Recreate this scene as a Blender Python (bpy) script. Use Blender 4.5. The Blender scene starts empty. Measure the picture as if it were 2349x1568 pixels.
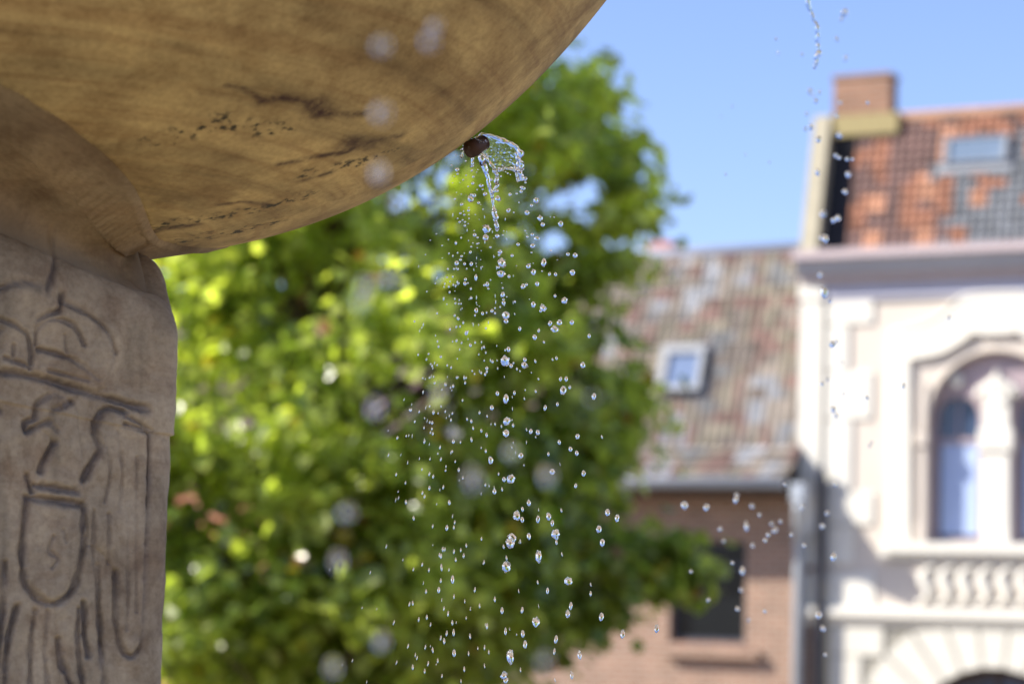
import bpy, math, random
import numpy as np
from mathutils import Vector, Matrix, noise
from mathutils.geometry import tessellate_polygon
random.seed(7); rng = np.random.default_rng(7)
R = math.radians
S = bpy.context.scene
COL = S.collection

# ---------------------------------------------------------------- camera
CZ, PITCH, ROLL, FPX = 2.6, R(7), R(1.8), 5546.0
cd = bpy.data.cameras.new('camera'); cam = bpy.data.objects.new('camera', cd); COL.objects.link(cam)
cam.location = (0, 0, CZ)
M3 = Matrix.Rotation(math.pi/2 + PITCH, 3, 'X') @ Matrix.Rotation(ROLL, 3, 'Z')
cam.rotation_euler = M3.to_euler()
cd.lens = 85; cd.sensor_width = 36; cd.clip_start = 0.05; cd.clip_end = 2000
cd.dof.use_dof = True; cd.dof.focus_distance = 2.775; cd.dof.aperture_fstop = 4.6
S.camera = cam
# ---------------------------------------------------------------- sky, sun, exposure
SUN = Vector((-1.43, -0.13, 1.1)).normalized()
w = bpy.data.worlds.new('World'); S.world = w; w.use_nodes = True
nt = w.node_tree; sky = nt.nodes.new('ShaderNodeTexSky'); sky.sky_type = 'NISHITA'; sky.sun_disc = False
sky.sun_elevation = math.asin(SUN.z); sky.sun_rotation = math.atan2(SUN.x, SUN.y)
sky.dust_density = 0.3; sky.air_density = 1.0; sky.ozone_density = 4.0
nt.nodes['Background'].inputs[1].default_value = 0.10
wb = nt.nodes.new('ShaderNodeMixRGB'); wb.blend_type = 'MULTIPLY'; wb.inputs[0].default_value = 1; wb.inputs[2].default_value = (1.08, .97, 1.10, 1)   # the camera's cool white balance
nt.links.new(sky.outputs[0], wb.inputs[1]); nt.links.new(wb.outputs[0], nt.nodes['Background'].inputs[0])
sl = bpy.data.lights.new('sun', 'SUN'); sl.energy = 5.0; sl.angle = R(0.5); sl.color = (1, 0.93, 0.82)
so = bpy.data.objects.new('sun', sl); COL.objects.link(so)
so.rotation_euler = (-SUN).to_track_quat('-Z', 'Y').to_euler(); so.location = (-5, 0, 20)
S.view_settings.view_transform = 'Standard'; S.view_settings.look = 'None'
S.view_settings.exposure = 1.12; S.view_settings.gamma = 1
S.cycles.max_bounces = 12; S.cycles.transmission_bounces = 10; S.cycles.transparent_max_bounces = 12

# ---------------------------------------------------------------- design helpers: pixel of the photo (2349 wide) -> point in the world
CAM = np.array([0, 0, CZ]); MM = np.array(M3)
def ray(x, y): return MM @ np.array([(x-1174.5)/FPX, -(y-784)/FPX, -1.0])
def at(x, y, Y):
    d = ray(x, y); return CAM + d*(Y/d[1])
# street front frame: u right along the facades, w away from the viewer, v = height
UR = np.array([0.894, -0.448, 0]); WN = np.array([0.448, 0.894, 0])
O0 = at(1850, 1000, 32.0); O0[2] = 0
FROT = math.atan2(-0.448, 0.894)
def fp(x, y, w=0.0):
    d = ray(x, y); t = (w - (CAM-O0) @ WN) / (d @ WN); P = CAM + d*t - O0
    return (float(P @ UR), w, float(P[2]))
def U(x, y, w=0.0): return fp(x, y, w)[0]
def V(x, y, w=0.0): return fp(x, y, w)[2]

# ---------------------------------------------------------------- object helpers
def tag(o, label=None, cat=None, group=None, kind=None):
    if label: o['label'] = label
    if cat: o['category'] = cat
    if group: o['group'] = group
    if kind: o['kind'] = kind
    return o
def empty(name, loc, rz=0, **k):
    o = bpy.data.objects.new(name, None); COL.objects.link(o); o.location = loc; o.rotation_euler = (0, 0, rz)
    return tag(o, **k)
def mobj(name, verts, faces, mat, parent=None, smooth=False, **k):
    me = bpy.data.meshes.new(name)
    me.from_pydata([tuple(map(float, v)) for v in verts] if not isinstance(verts, np.ndarray) else verts.tolist(), [], faces)
    me.update(); me.materials.append(mat)
    if smooth: me.shade_smooth()
    o = bpy.data.objects.new(name, me); COL.objects.link(o); o.parent = parent
    return tag(o, **k)
class MB:
    def __init__(s): s.v = []; s.f = []
    def add(s, v, f):
        n = len(s.v); s.v += [tuple(map(float, p)) for p in v]; s.f += [tuple(i+n for i in q) for q in f]; return s
    def box(s, x0, x1, y0, y1, z0, z1, bev=0):
        if bev:                                              # chamfered on the outer (front) face
            b = bev
            v = [(x0,y1,z0),(x1,y1,z0),(x1,y1,z1),(x0,y1,z1),(x0,y0+b,z0),(x1,y0+b,z0),(x1,y0+b,z1),(x0,y0+b,z1),
                 (x0+b,y0,z0+b),(x1-b,y0,z0+b),(x1-b,y0,z1-b),(x0+b,y0,z1-b)]
            f = [(3,2,1,0),(0,1,5,4),(1,2,6,5),(2,3,7,6),(3,0,4,7),(4,5,9,8),(5,6,10,9),(6,7,11,10),(7,4,8,11),(8,9,10,11)]
            return s.add(v, f)
        v = [(x0,y0,z0),(x1,y0,z0),(x1,y1,z0),(x0,y1,z0),(x0,y0,z1),(x1,y0,z1),(x1,y1,z1),(x0,y1,z1)]
        return s.add(v, [(3,2,1,0),(4,5,6,7),(0,1,5,4),(1,2,6,5),(2,3,7,6),(3,0,4,7)])
    def plate(s, outer, holes, y0, y1):                      # polygon with holes in the x/z plane, thickness y0..y1
        loops = [outer] + list(holes)
        tri = tessellate_polygon([[Vector((p[0], p[1], 0)) for p in l] for l in loops])
        flat = [p for l in loops for p in l]; n = len(flat)
        v = [(p[0], y0, p[1]) for p in flat] + [(p[0], y1, p[1]) for p in flat]
        f = [tuple(t) for t in tri] + [tuple(i+n for i in reversed(t)) for t in tri]
        k = 0
        for l in loops:
            m = len(l)
            for i in range(m):
                a, b = k+i, k+(i+1) % m; f.append((a, b, b+n, a+n))
            k += m
        return s.add(v, f)
    def sweep(s, prof, u0, u1):                              # closed profile [(w, v)] swept along u
        n = len(prof)
        v = [(u0, p[0], p[1]) for p in prof] + [(u1, p[0], p[1]) for p in prof]
        f = [(i, (i+1) % n, (i+1) % n+n, i+n) for i in range(n)] + [tuple(range(n))[::-1], tuple(range(n, 2*n))]
        return s.add(v, f)
    def tube(s, pts, rad, seg=10, cap=True, flat=1.0):
        pts = [np.array(p, float) for p in pts]; n = len(pts)
        rad = [rad]*n if isinstance(rad, (int, float)) else rad
        v = []; f = []; up = None
        for i, p in enumerate(pts):
            t = pts[min(i+1, n-1)] - pts[max(i-1, 0)]; t = t/(np.linalg.norm(t)+1e-12)
            if up is None: up = np.cross(t, [0.13, 0.9, 0.31])
            up = up - t*(up @ t); up /= (np.linalg.norm(up)+1e-12); si = np.cross(t, up)
            for k in range(seg):
                a = 2*math.pi*k/seg; v.append(p + rad[i]*(math.cos(a)*up + flat*math.sin(a)*si))
        for i in range(n-1):
            for k in range(seg):
                k2 = (k+1) % seg; f.append((i*seg+k, i*seg+k2, (i+1)*seg+k2, (i+1)*seg+k))
        if cap: f += [tuple(range(seg))[::-1], tuple(range((n-1)*seg, n*seg))]
        return s.add(v, f)
    def ball(s, c, r, seg=12, rings=8, jit=0.0):
        c = np.array(c, float); r = np.array([r]*3 if isinstance(r, (int, float)) else r, float)
        v = []; f = []
        for i in range(rings+1):
            th = math.pi*i/rings
            for k in range(seg):
                ph = 2*math.pi*k/seg; d = np.array([math.sin(th)*math.cos(ph), math.sin(th)*math.sin(ph), math.cos(th)])
                q = 1 + jit*noise.noise(Vector(d*1.6 + c*90))
                v.append(c + r*d*q)
        for i in range(rings):
            for k in range(seg):
                k2 = (k+1) % seg; f.append((i*seg+k, (i+1)*seg+k, (i+1)*seg+k2, i*seg+k2))
        return s.add(v, f)
    def build(s, name, mat, parent=None, smooth=False, **k): return mobj(name, s.v, s.f, mat, parent, smooth, **k)

# ---------------------------------------------------------------- material helpers
class NT:
    def __init__(s, name):
        s.m = bpy.data.materials.new(name); s.m.use_nodes = True; s.t = s.m.node_tree
        s.b = s.t.nodes['Principled BSDF']; s.out = s.t.nodes['Material Output']
    def n(s, kind, **kw):
        x = s.t.nodes.new('ShaderNode'+kind)
        for a, b in kw.items(): setattr(x, a, b)
        return x
    def l(s, a, b): s.t.links.new(a, b)
    def val(s, sock, v):
        if isinstance(v, (int, float, tuple, list)): sock.default_value = v
        else: s.l(v, sock)
    def coord(s, scale=(1, 1, 1), kind='Object'):
        c = s.n('TexCoord'); m = s.n('Mapping'); m.inputs['Scale'].default_value = scale; s.l(c.outputs[kind], m.inputs[0]); return m.outputs[0]
    def noise(s, vec, scale=5, detail=4, rough=.55, dist=0):
        x = s.n('TexNoise'); s.l(vec, x.inputs['Vector']); x.inputs['Scale'].default_value = scale
        x.inputs['Detail'].default_value = detail; x.inputs['Roughness'].default_value = rough; x.inputs['Distortion'].default_value = dist
        return x.outputs[0]
    def ramp(s, fac, stops):
        x = s.n('ValToRGB'); s.l(fac, x.inputs[0]); e = x.color_ramp.elements
        while len(e) < len(stops): e.new(0.5)
        for q, (p, c) in zip(e, stops): q.position = p; q.color = (*c, 1)
        return x.outputs[0]
    def mix(s, f, a, b, mode='MIX'):
        x = s.n('MixRGB', blend_type=mode); s.val(x.inputs[0], f)
        s.val(x.inputs[1], (*a, 1) if isinstance(a, tuple) and len(a) == 3 else a); s.val(x.inputs[2], (*b, 1) if isinstance(b, tuple) and len(b) == 3 else b)
        return x.outputs[0]
    def math(s, op, a, b=0):
        x = s.n('Math', operation=op); s.val(x.inputs[0], a); s.val(x.inputs[1], b); return x.outputs[0]
    def bump(s, h, strength=.3, dist=.01):
        x = s.n('Bump'); x.inputs['Strength'].default_value = strength; x.inputs['Distance'].default_value = dist
        s.l(h, x.inputs['Height']); s.l(x.outputs[0], s.b.inputs['Normal'])
    def base(s, c): s.val(s.b.inputs['Base Color'], (*c, 1) if isinstance(c, tuple) else c)
    def rough(s, r): s.val(s.b.inputs['Roughness'], r)
    def attr(s, name): x = s.n('Attribute'); x.attribute_name = name; return x
def plain(name, c, rough=.7, var=.12, scale=6, metal=0, bump=.1):
    k = NT(name); v = k.coord(); h = k.noise(v, scale, 5)
    k.base(k.mix(h, tuple(max(0, q*(1-var)) for q in c), tuple(min(1, q*(1+var)) for q in c)))
    k.rough(rough); k.b.inputs['Metallic'].default_value = metal
    if bump: k.bump(h, bump, .01)
    return k.m

MAT = {}
def mk_stone(name, warm, streak, dirtcol):
    k = NT(name); v = k.coord(kind='UV'); ob = k.coord()
    mp = k.n('Mapping'); k.l(v, mp.inputs[0]); mp.inputs['Scale'].default_value = streak
    s1 = k.noise(mp.outputs[0], 3.0, 4, .5, .5)
    mp2 = k.n('Mapping'); k.l(v, mp2.inputs[0]); mp2.inputs['Scale'].default_value = (streak[0]*.7, streak[1]*2.6, 1)
    s2 = k.noise(mp2.outputs[0], 4.0, 5, .6, .2)
    fine = k.noise(ob, 160, 5, .7); blot = k.noise(ob, 5.5, 5, .6, .4)
    c = k.ramp(s1, [(.3, tuple(q*.62 for q in warm)), (.48, warm), (.7, tuple(min(1, q*1.22) for q in warm))])
    c = k.mix(.40, c, k.ramp(s2, [(.36, (.50, .36, .28)), (.5, (.95, .95, .95)), (.7, (1.1, 1.1, 1.1))]), 'MULTIPLY')
    c = k.mix(.85, c, k.ramp(blot, [(.32, (.52, .45, .40)), (.5, (.95, .95, .95)), (.68, (1.18, 1.15, 1.1))]), 'MULTIPLY')
    c = k.mix(.6, c, k.ramp(k.noise(ob, 17, 6, .68, .6), [(.34, (.60, .52, .44)), (.5, (.96, .96, .96)), (.66, (1.14, 1.14, 1.12))]), 'MULTIPLY')
    c = k.mix(.5, c, k.ramp(fine, [(.3, (.5, .45, .4)), (.6, (1, 1, 1))]), 'MULTIPLY')
    st = k.attr('stain').outputs['Fac']
    c = k.mix(k.math('MULTIPLY', st, k.ramp(k.noise(ob, 60, 5, .75), [(.22, (0, 0, 0)), (.58, (1, 1, 1))])), c, (.055, .022, .012))
    sp = k.attr('speck').outputs['Fac']
    c = k.mix(k.math('MULTIPLY', sp, k.ramp(k.noise(ob, 75, 4, .65), [(.53, (0, 0, 0)), (.60, (1, 1, 1))])), c, (.05, .035, .015))
    gr = k.attr('groove').outputs['Fac']
    c = k.mix(gr, c, dirtcol)
    k.base(c); k.rough(.78); k.b.inputs['Specular IOR Level'].default_value = .3
    h = k.math('ADD', k.math('MULTIPLY', fine, .5), s1)
    k.bump(h, .35, .003)
    return k.m
MAT['bowl'] = mk_stone('bowl_sandstone', (.50, .335, .125), (.45, 4.5, 1), (.05, .045, .05))
MAT['pedestal'] = mk_stone('pedestal_sandstone', (.385, .295, .19), (2.0, 2.0, 1), (.06, .058, .082))
MAT['neck'] = mk_stone('neck_sandstone', (.31, .21, .105), (1.5, 3.0, 1), (.25, .19, .125))
k = NT('water'); k.base((1, 1, 1)); k.rough(.025); k.b.inputs['Transmission Weight'].default_value = 1; k.b.inputs['IOR'].default_value = 1.333
MAT['water'] = k.m
MAT['bronze'] = plain('spout_bronze', (.075, .035, .02), .6, .4, 60, .5)
def mk_white(name, c):
    k = NT(name); v = k.coord(); n1 = k.noise(v, 3, 5); n2 = k.noise(v, 40, 4)
    k.base(k.mix(k.math('MULTIPLY', n1, n2), tuple(q*.86 for q in c), tuple(min(.92, q*1.12) for q in c))); k.rough(.85); k.bump(n2, .1, .004); return k.m
MAT['stucco'] = mk_white('pinkish_stucco', (.60, .54, .47))
MAT['trim'] = mk_white('white_stone_trim', (.70, .68, .61))
MAT['cream'] = mk_white('cream_plaster', (.62, .60, .53))
MAT['lead'] = plain('grey_zinc', (.33, .35, .42), .5, .12, 5, .2)
MAT['pinkzinc'] = plain('pale_pinkish_gutter', (.42, .35, .36), .5, .1, 5)
MAT['frieze'] = plain('shade_grey_frieze', (.38, .38, .45), .7, .08, 3)  # the cornice's shade on the frieze is put into this grey
MAT['coping'] = plain('lichen_stone_coping', (.34, .31, .23), .9, .3, 8)
MAT['flash'] = plain('yellow_green_mortar', (.30, .25, .12), .9, .25, 10)
MAT['frame'] = plain('purple_brown_window_frame', (.34, .27, .29), .5, .1, 9)
MAT['shadow_and_frame'] = plain('dark_blue_shadow_and_frame', (.035, .04, .06), .5, .15, 9)  # tone of the downpipe's shadow, shared with the brick house window frame
MAT['palepipe'] = plain('pale_zinc_pipe', (.38, .42, .47), .45, .15, 5, .2)
MAT['darkwood'] = plain('dark_brown_soffit', (.07, .045, .035), .8, .2, 9)
MAT['white_frame'] = plain('pale_skylight_frame', (.20, .22, .25), .5, .1, 5)
MAT['mortar'] = plain('grey_mortar', (.24, .23, .20), .9, .15, 8)
MAT['black'] = plain('dark_interior_and_shadow', (.02, .02, .025), .9, .2, 3)
k = NT('window_glass'); v = k.coord(); nn = k.noise(v, 2.2, 3)
k.base(k.ramp(nn, [(.3, (.015, .025, .05)), (.6, (.05, .08, .15))])); k.rough(.04); k.b.inputs['IOR'].default_value = 1.5; k.bump(k.noise(v, 5, 2), .05, .01)  # sky reflection in the panes is put into the blue base colour
MAT['glass'] = k.m
MAT['skyglass'] = plain('skylight_glass', (.14, .19, .26), .08, .2, 3, 0, 0)
MAT['darkglass'] = plain('dark_window_glass', (.008, .010, .012), .12, .2, 3, 0, 0); MAT['darkglass'].node_tree.nodes['Principled BSDF'].inputs['IOR'].default_value = 1.25
MAT['roofpane'] = plain('roof_light_glass', (.14, .19, .30), .12, .2, 3, 0, 0)
MAT['curtain'] = plain('pale_blue_curtain', (.36, .46, .68), .8, .12, 9)
def mk_brick(name, c1, c2, mortar, sc=1.0):
    k = NT(name); tc = k.n('TexCoord'); sp = k.n('SeparateXYZ'); k.l(tc.outputs['Object'], sp.inputs[0]); cb = k.n('CombineXYZ')
    k.l(k.math('ADD', sp.outputs[0], sp.outputs[1]), cb.inputs[0]); k.l(sp.outputs[2], cb.inputs[1])
    b = k.n('TexBrick'); k.l(cb.outputs[0], b.inputs['Vector']); b.inputs['Color1'].default_value = (*c1, 1); b.inputs['Color2'].default_value = (*c2, 1)
    b.inputs['Mortar'].default_value = (*mortar, 1); b.inputs['Scale'].default_value = sc; b.inputs['Mortar Size'].default_value = .012
    b.inputs['Brick Width'].default_value = .23; b.inputs['Row Height'].default_value = .078; b.inputs['Bias'].default_value = 0
    n1 = k.noise(k.coord(), 4, 5)
    k.base(k.mix(.5, b.outputs[0], k.ramp(n1, [(.3, (.7, .7, .7)), (.65, (1.1, 1.1, 1.1))]), 'MULTIPLY')); k.rough(.9)
    k.bump(k.math('SUBTRACT', 1, b.outputs['Fac']), .5, .006); return k.m
MAT['brick'] = mk_brick('pinkish_brick', (.30, .17, .115), (.22, .13, .09), (.36, .29, .23))
MAT['chimbrick'] = mk_brick('chimney_brick', (.30, .155, .095), (.22, .115, .07), (.28, .2, .15))
MAT['salmon'] = mk_brick('salmon_brick', (.52, .16, .10), (.42, .14, .09), (.42, .24, .18))
k = NT('roof_tile'); a = k.attr('tilecol'); g = k.n('NewGeometry')
hs = k.n('HueSaturation'); k.l(a.outputs['Color'], hs.inputs['Color'])
k.l(k.math('ADD', k.math('MULTIPLY', g.outputs['Random Per Island'], .5), .75), hs.inputs['Value'])
k.base(k.mix(.5, hs.outputs[0], k.ramp(k.noise(k.coord(), 25, 4), [(.3, (.7, .7, .7)), (.6, (1.1, 1.1, 1.1))]), 'MULTIPLY')); k.rough(.85)
MAT['tile'] = k.m
k = NT('leaf'); g = k.n('NewGeometry'); a = k.attr('leafcol')
hs = k.n('HueSaturation'); k.l(a.outputs['Color'], hs.inputs['Color']); k.l(k.math('ADD', k.math('MULTIPLY', g.outputs['Random Per Island'], .7), .65), hs.inputs['Value'])
k.base(hs.outputs[0]); k.rough(.28); k.b.inputs['Specular IOR Level'].default_value = .55
tr = k.n('BsdfTranslucent'); k.l(k.mix(1, hs.outputs[0], (1.8, 1.9, .75), 'MULTIPLY'), tr.inputs[0])
ms = k.n('MixShader'); ms.inputs[0].default_value = .5; k.l(k.b.outputs[0], ms.inputs[1]); k.l(tr.outputs[0], ms.inputs[2]); k.l(ms.outputs[0], k.out.inputs[0])
MAT['leaf'] = k.m
MAT['bark'] = plain('bark', (.09, .065, .045), .95, .4, 14, 0, .6)
k = NT('paving'); v = k.coord(); b = k.n('TexBrick'); k.l(v, b.inputs['Vector']); b.inputs['Color1'].default_value = (.25, .20, .14, 1); b.inputs['Color2'].default_value = (.20, .165, .12, 1)
b.inputs['Mortar'].default_value = (.09, .08, .07, 1); b.inputs['Scale'].default_value = 1; b.inputs['Brick Width'].default_value = .4; b.inputs['Row Height'].default_value = .2; b.inputs['Mortar Size'].default_value = .008
k.base(k.mix(.5, b.outputs[0], k.ramp(k.noise(v, 1.5, 6), [(.3, (.75, .75, .75)), (.7, (1.1, 1.1, 1.1))]), 'MULTIPLY')); k.rough(.85); MAT['paving'] = k.m
k = NT('basin_water'); k.base((.10, .14, .12)); k.rough(.03); k.b.inputs['IOR'].default_value = 1.333; k.bump(k.noise(k.coord(), 14, 3), .4, .02); MAT['pool'] = k.m

# ================================================================ the ground
gm = MB(); n = 24
gm.add([(-400, -300, 0), (400, -300, 0), (400, 600, 0), (-400, 600, 0)], [(0, 1, 2, 3)])
tag(gm.build('paved_square', MAT['paving']), kind='structure')

# ================================================================ fountain
AX, AY = -.5404, 2.6
def g(r): return 3.005202 + .4183*r**2 + .7125*r**4 + .1015*r**3
fountain = empty('fountain', (AX, AY, 0), label='sandstone fountain with a wide stained bowl on a pedestal carved with a crowned eagle', cat='fountain')
def hit_bowl(x, y):
    d = ray(x, y); ts = np.linspace(1.2, 3.4, 6000); P = CAM + d*ts[:, None]
    r = np.hypot(P[:, 0]-AX, P[:, 1]-AY); s = P[:, 2]-g(r); k = np.where(s[:-1]*s[1:] < 0)[0]
    k = k[0] if len(k) else int(np.abs(s).argmin()); return P[k] - np.array([AX, AY, 0])
def polydist(P, lines):                                       # distance from each point to polylines with a width, in the points' own space
    D = np.full(len(P), 1e9)
    for pts, wd in lines:
        pts = np.array(pts)
        for a, b in zip(pts[:-1], pts[1:]):
            ab = b-a; t = np.clip(((P-a) @ ab)/(ab @ ab+1e-12), 0, 1)
            D = np.minimum(D, np.linalg.norm(P-a-t[:, None]*ab, axis=1)/wd)
    return D
def setattr_f(o, name, vals):
    at_ = o.data.attributes.new(name, 'FLOAT', 'POINT'); at_.data.foreach_set('value', np.asarray(vals, 'f'))
def set_uv(o, uv):
    l = o.data.uv_layers.new(name='UVMap'); idx = np.empty(len(o.data.loops), 'i'); o.data.loops.foreach_get('vertex_index', idx)
    l.data.foreach_set('uv', np.asarray(uv, 'f')[idx].ravel())
def grid_faces(nr, nc, wrap=True):
    f = []
    for i in range(nr-1):
        for j in range(nc if wrap else nc-1):
            j2 = (j+1) % nc; f.append((i*nc+j, i*nc+j2, (i+1)*nc+j2, (i+1)*nc+j))
    return f
# bowl: turned underside, a rolled rim and a hollow top
RB = .82; nr, nc = 240, 560
rr = list(np.linspace(.05, RB, nr)); zz = [g(r) for r in rr]
zt = g(RB)
for a in np.linspace(0, math.pi, 10)[1:]: rr.append(RB-.02+.035*math.sin(a)+.02*math.cos(a)); zz.append(zt+.03-.03*math.cos(a))
for r in np.linspace(RB-.07, .02, 40): rr.append(r); zz.append(g(r)+.095*(1-(r/RB)*.4))
rr = np.array(rr); zz = np.array(zz); th = np.linspace(0, 2*math.pi, nc, endpoint=False)
Vb = np.stack([rr[:, None]*np.cos(th), rr[:, None]*np.sin(th), np.repeat(zz[:, None], nc, 1)], -1).reshape(-1, 3)
stains = [([(600,232),(650,225),(700,232),(735,255),(780,262),(830,262)], .005), ([(715,240),(735,262),(755,262)], .010), ([(790,262),(830,264)], .004), ([(800,345),(830,332),(860,327),(915,312)], .006), ([(805,322),(830,330),(850,335)], .011),
          ([(520,195),(560,205),(600,228)], .003), ([(640,378),(720,360),(800,348)], .0035), ([(300,545),(380,525),(450,515)], .006), ([(300,580),(350,585),(400,577)], .006), ([(500,470),(560,462),(620,470)], .003), ([(690,415),(760,395)], .004)]
specks = [([(310,565),(450,545),(600,515)], .020), ([(330,520),(480,500),(700,450)], .012), ([(700,400),(900,350)], .010), ([(650,300),(500,280),(350,330)], .012)]
def lobes(a):
    d = np.degrees(a); s = 0
    for c in (-98, 82):
        q = (d-c+180) % 360-180; s = max(s, math.exp(-(q/46)**2))
    return .150 + .285*s
_r = np.hypot(Vb[:nr*nc, 0], Vb[:nr*nc, 1]); _l = np.tile([lobes(a) for a in th], nr)          # the neck sits in a recess of the underside
Vb[:nr*nc, 2] += .075*np.clip((_l-.004-_r)/.02, 0, 1)
L = [([hit_bowl(*p) for p in pts], wd) for pts, wd in stains]
sub = np.arange(nr*nc); D = np.full(len(Vb), 9.0); Dk = np.full(len(Vb), 9.0)
near = sub[(Vb[sub, 1] < .5) & (Vb[sub, 0] > -.3)]
D[near] = polydist(Vb[near], L)
wob = np.array([noise.noise(Vector(p*28)) for p in Vb[near]]); D[near] += wob*.9; Dk[near] = polydist(Vb[near], [([hit_bowl(*p) for p in pts], wd) for pts, wd in specks])+wob*.5
bowl = mobj('bowl', Vb, grid_faces(len(rr), nc), MAT['bowl'], fountain, True)
setattr_f(bowl, 'stain', np.exp(-(np.clip(D, 0, 9)/1.25)**2)); setattr_f(bowl, 'speck', np.clip(1.7-Dk, 0, 1)); setattr_f(bowl, 'groove', np.zeros(len(Vb)))
set_uv(bowl, np.stack([np.tile(np.abs(th-math.pi*.5)/1.0, len(rr)), np.repeat(rr*1.2+zz*.3, nc)], -1))
# pedestal block with the carved face
BETA = R(25); T = np.array([math.cos(BETA), math.sin(BETA)]); N = np.array([math.sin(BETA), -math.cos(BETA)])
def solve_h(px, py):
    # half width so that the front right corner projects to px
    lo, hi = .05, .3
    for _ in range(40):
        h = (lo+hi)/2; c = np.array([AX, AY]) + h*T + h*N
        d = ray(px, py); x = d[0]*c[1]/d[1]
        lo, hi = (h, hi) if c[0] < x else (lo, h)
    return h
H0 = solve_h(429, 700); H1 = solve_h(398, 1500)
zTop = float(at(415, 660, AY-.1)[2]); zMid = float(at(405, 990, AY-.1)[2]); zLow = float(at(383, 1500, AY-.1)[2])
def face_uv(x, y):
    d = ray(x, y); c = np.array([AX, AY]) + H0*N; t = ((c - CAM[:2]) @ N)/(d[:2] @ N); P = CAM + d*t
    return ((P[:2]-np.array([AX, AY])) @ T, P[2])
def half(z):
    h = H0 + (H1-H0)*min(1, max(0, (zTop-z)/(zTop-zLow)))
    if z < zLow: h = H1 + (zLow-z)*.01
    if z > zTop-.05: q = (z-(zTop-.05))/.05; h -= .030*(1-math.sqrt(max(0, 1-q*q)))
    if z < zMid: h -= .0035
    return h
CR = .030
def square_xy(h, n, cr=CR):
    # perimeter points of a rounded square, starting at the left end of the front face; returns local coords (s along T, m along N)
    pts = []
    for k in range(4):
        for i in range(n if k == 0 else 30):
            m = n if k == 0 else 30
            pts.append((k, -(h-cr) + 2*(h-cr)*i/m, h))
        for a in np.linspace(0, math.pi/2, 9)[:-1]: pts.append((k, (h-cr)+cr*math.sin(a), (h-cr)+cr*math.cos(a)))
    out = []
    for k, s, m in pts:
        for _ in range(k): s, m = m, -s          # turn clockwise seen from above in (s, m)
        out.append((s, m))
    sl = [(s/h) for k, s, m in pts]
    return np.column_stack([np.array(out), [max(0, .79-q)*min(1, max(0, (q+.77)/.28)) for q in sl]])
NF = 300
strokes_px = [([(136,582),(128,615),(118,640),(109,661)], 1.5), ([(0,661),(33,650),(70,650),(105,658)], 1.0), ([(143,694),(199,721),(245,761),(262,810)], 1.0), ([(139,681),(136,711),(110,722),(86,734)], 1.2),
 ([(80,790),(84,755),(110,735),(140,735),(170,752),(190,790)], .8), ([(86,800),(130,812),(172,830),(225,870)], 1.0), ([(0,734),(30,745),(60,767),(70,800),(68,835)], .9), ([(0,853),(86,867),(199,900),(338,938)], 1.5),
 ([(10,820),(60,838),(66,845)], .8), ([(245,878),(254,845),(258,815)], .7), ([(110,850),(160,862),(200,872)], .6), ([(30,790),(26,830)], .6), ([(150,810),(146,770)], .5), ([(205,850),(215,810)], .5),
 ([(113,907),(86,926),(80,960),(60,968),(60,989),(80,978),(113,966)], 1.2), ([(120,940),(135,937)], 1.2), ([(148,930),(162,922)], 1.2), ([(123,1016),(106,1045),(93,1079)], 1.4), ([(113,966),(130,985)], .7),
 ([(285,945),(252,936),(228,950),(219,993),(232,1026),(212,1060),(192,1099)], 1.4), ([(285,973),(338,990),(343,1033),(338,1200),(333,1391),(325,1470),(300,1503),(276,1480),(265,1400),(265,1311)], 1.0),
 ([(265,1311),(266,1420),(280,1490),(300,1503),(318,1488)], .8),
 ([(225,1298),(229,1430),(232,1510),(242,1600)], 1.1), ([(189,1380),(193,1450),(201,1503)], 1.2), ([(292,1170),(294,1300),(290,1440)], .5), ([(250,1180),(248,1290)], .6), ([(215,1170),(212,1290)], .6), ([(313,1050),(312,1400)], .45),
 ([(63,1142),(52,1258),(57,1331),(90,1372),(126,1381),(166,1351),(186,1278),(192,1165)], 1.3), ([(63,1140),(120,1148),(188,1156)], 1.5), ([(80,1112),(130,1120),(178,1126)], 1.6), ([(62,1090),(75,1128)], 1.2),
 ([(133,1464),(142,1520),(165,1580)], 1.3), ([(13,1290),(8,1380),(0,1460),(-8,1520)], 1.2), ([(40,1390),(20,1460),(10,1580)], 1.2), ([(80,1400),(72,1480),(70,1590)], 1.0), ([(110,1400),(104,1500),(112,1600)], .8), ([(180,1395),(178,1480),(190,1590)], 1.0),
 ([(120,1230),(110,1260),(130,1280),(118,1300)], .6), ([(145,1215),(150,1240)], .5), ([(285,953),(345,986),(398,1019)], .8), ([(240,1000),(252,1080),(240,1150)], .5), ([(270,990),(280,1090),(272,1170)], .5),
 ([(0,940),(-30,935),(-50,960),(-45,1010),(-60,1040),(-30,1100)], 1.2), ([(-60,960),(-130,980),(-135,1200),(-120,1470),(-90,1500),(-70,1300)], 1.0), ([(-20,1180),(-25,1400)], .8), ([(0,760),(-30,800),(-30,850)], 1.0)]
GW = .0030
def smooth_line(pts):
    if len(pts) < 3: return pts
    P = [np.array(p, float) for p in [pts[0]]+pts+[pts[-1]]]; out = []
    for i in range(1, len(P)-2):
        for t in (0, .25, .5, .75): out.append(.5*((2*P[i])+(P[i+1]-P[i-1])*t+(2*P[i-1]-5*P[i]+4*P[i+1]-P[i+2])*t*t+(-P[i-1]+3*P[i]-3*P[i+1]+P[i+2])*t**3))
    return out+[P[-2]]
strokes = [([face_uv(*p) for p in smooth_line(pts)], (.35+.6*wd)*GW, min(1, wd/1.25)**1.2) for pts, wd in strokes_px]
zs = np.concatenate([np.linspace(1.2, zLow-.06, 20)[:-1], np.linspace(zLow-.06, zTop-.05, 420), zTop-.05+.05*np.sin(np.linspace(0, math.pi/2, 20))[1:]])
rows = []; gr = []; sv = []
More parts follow.
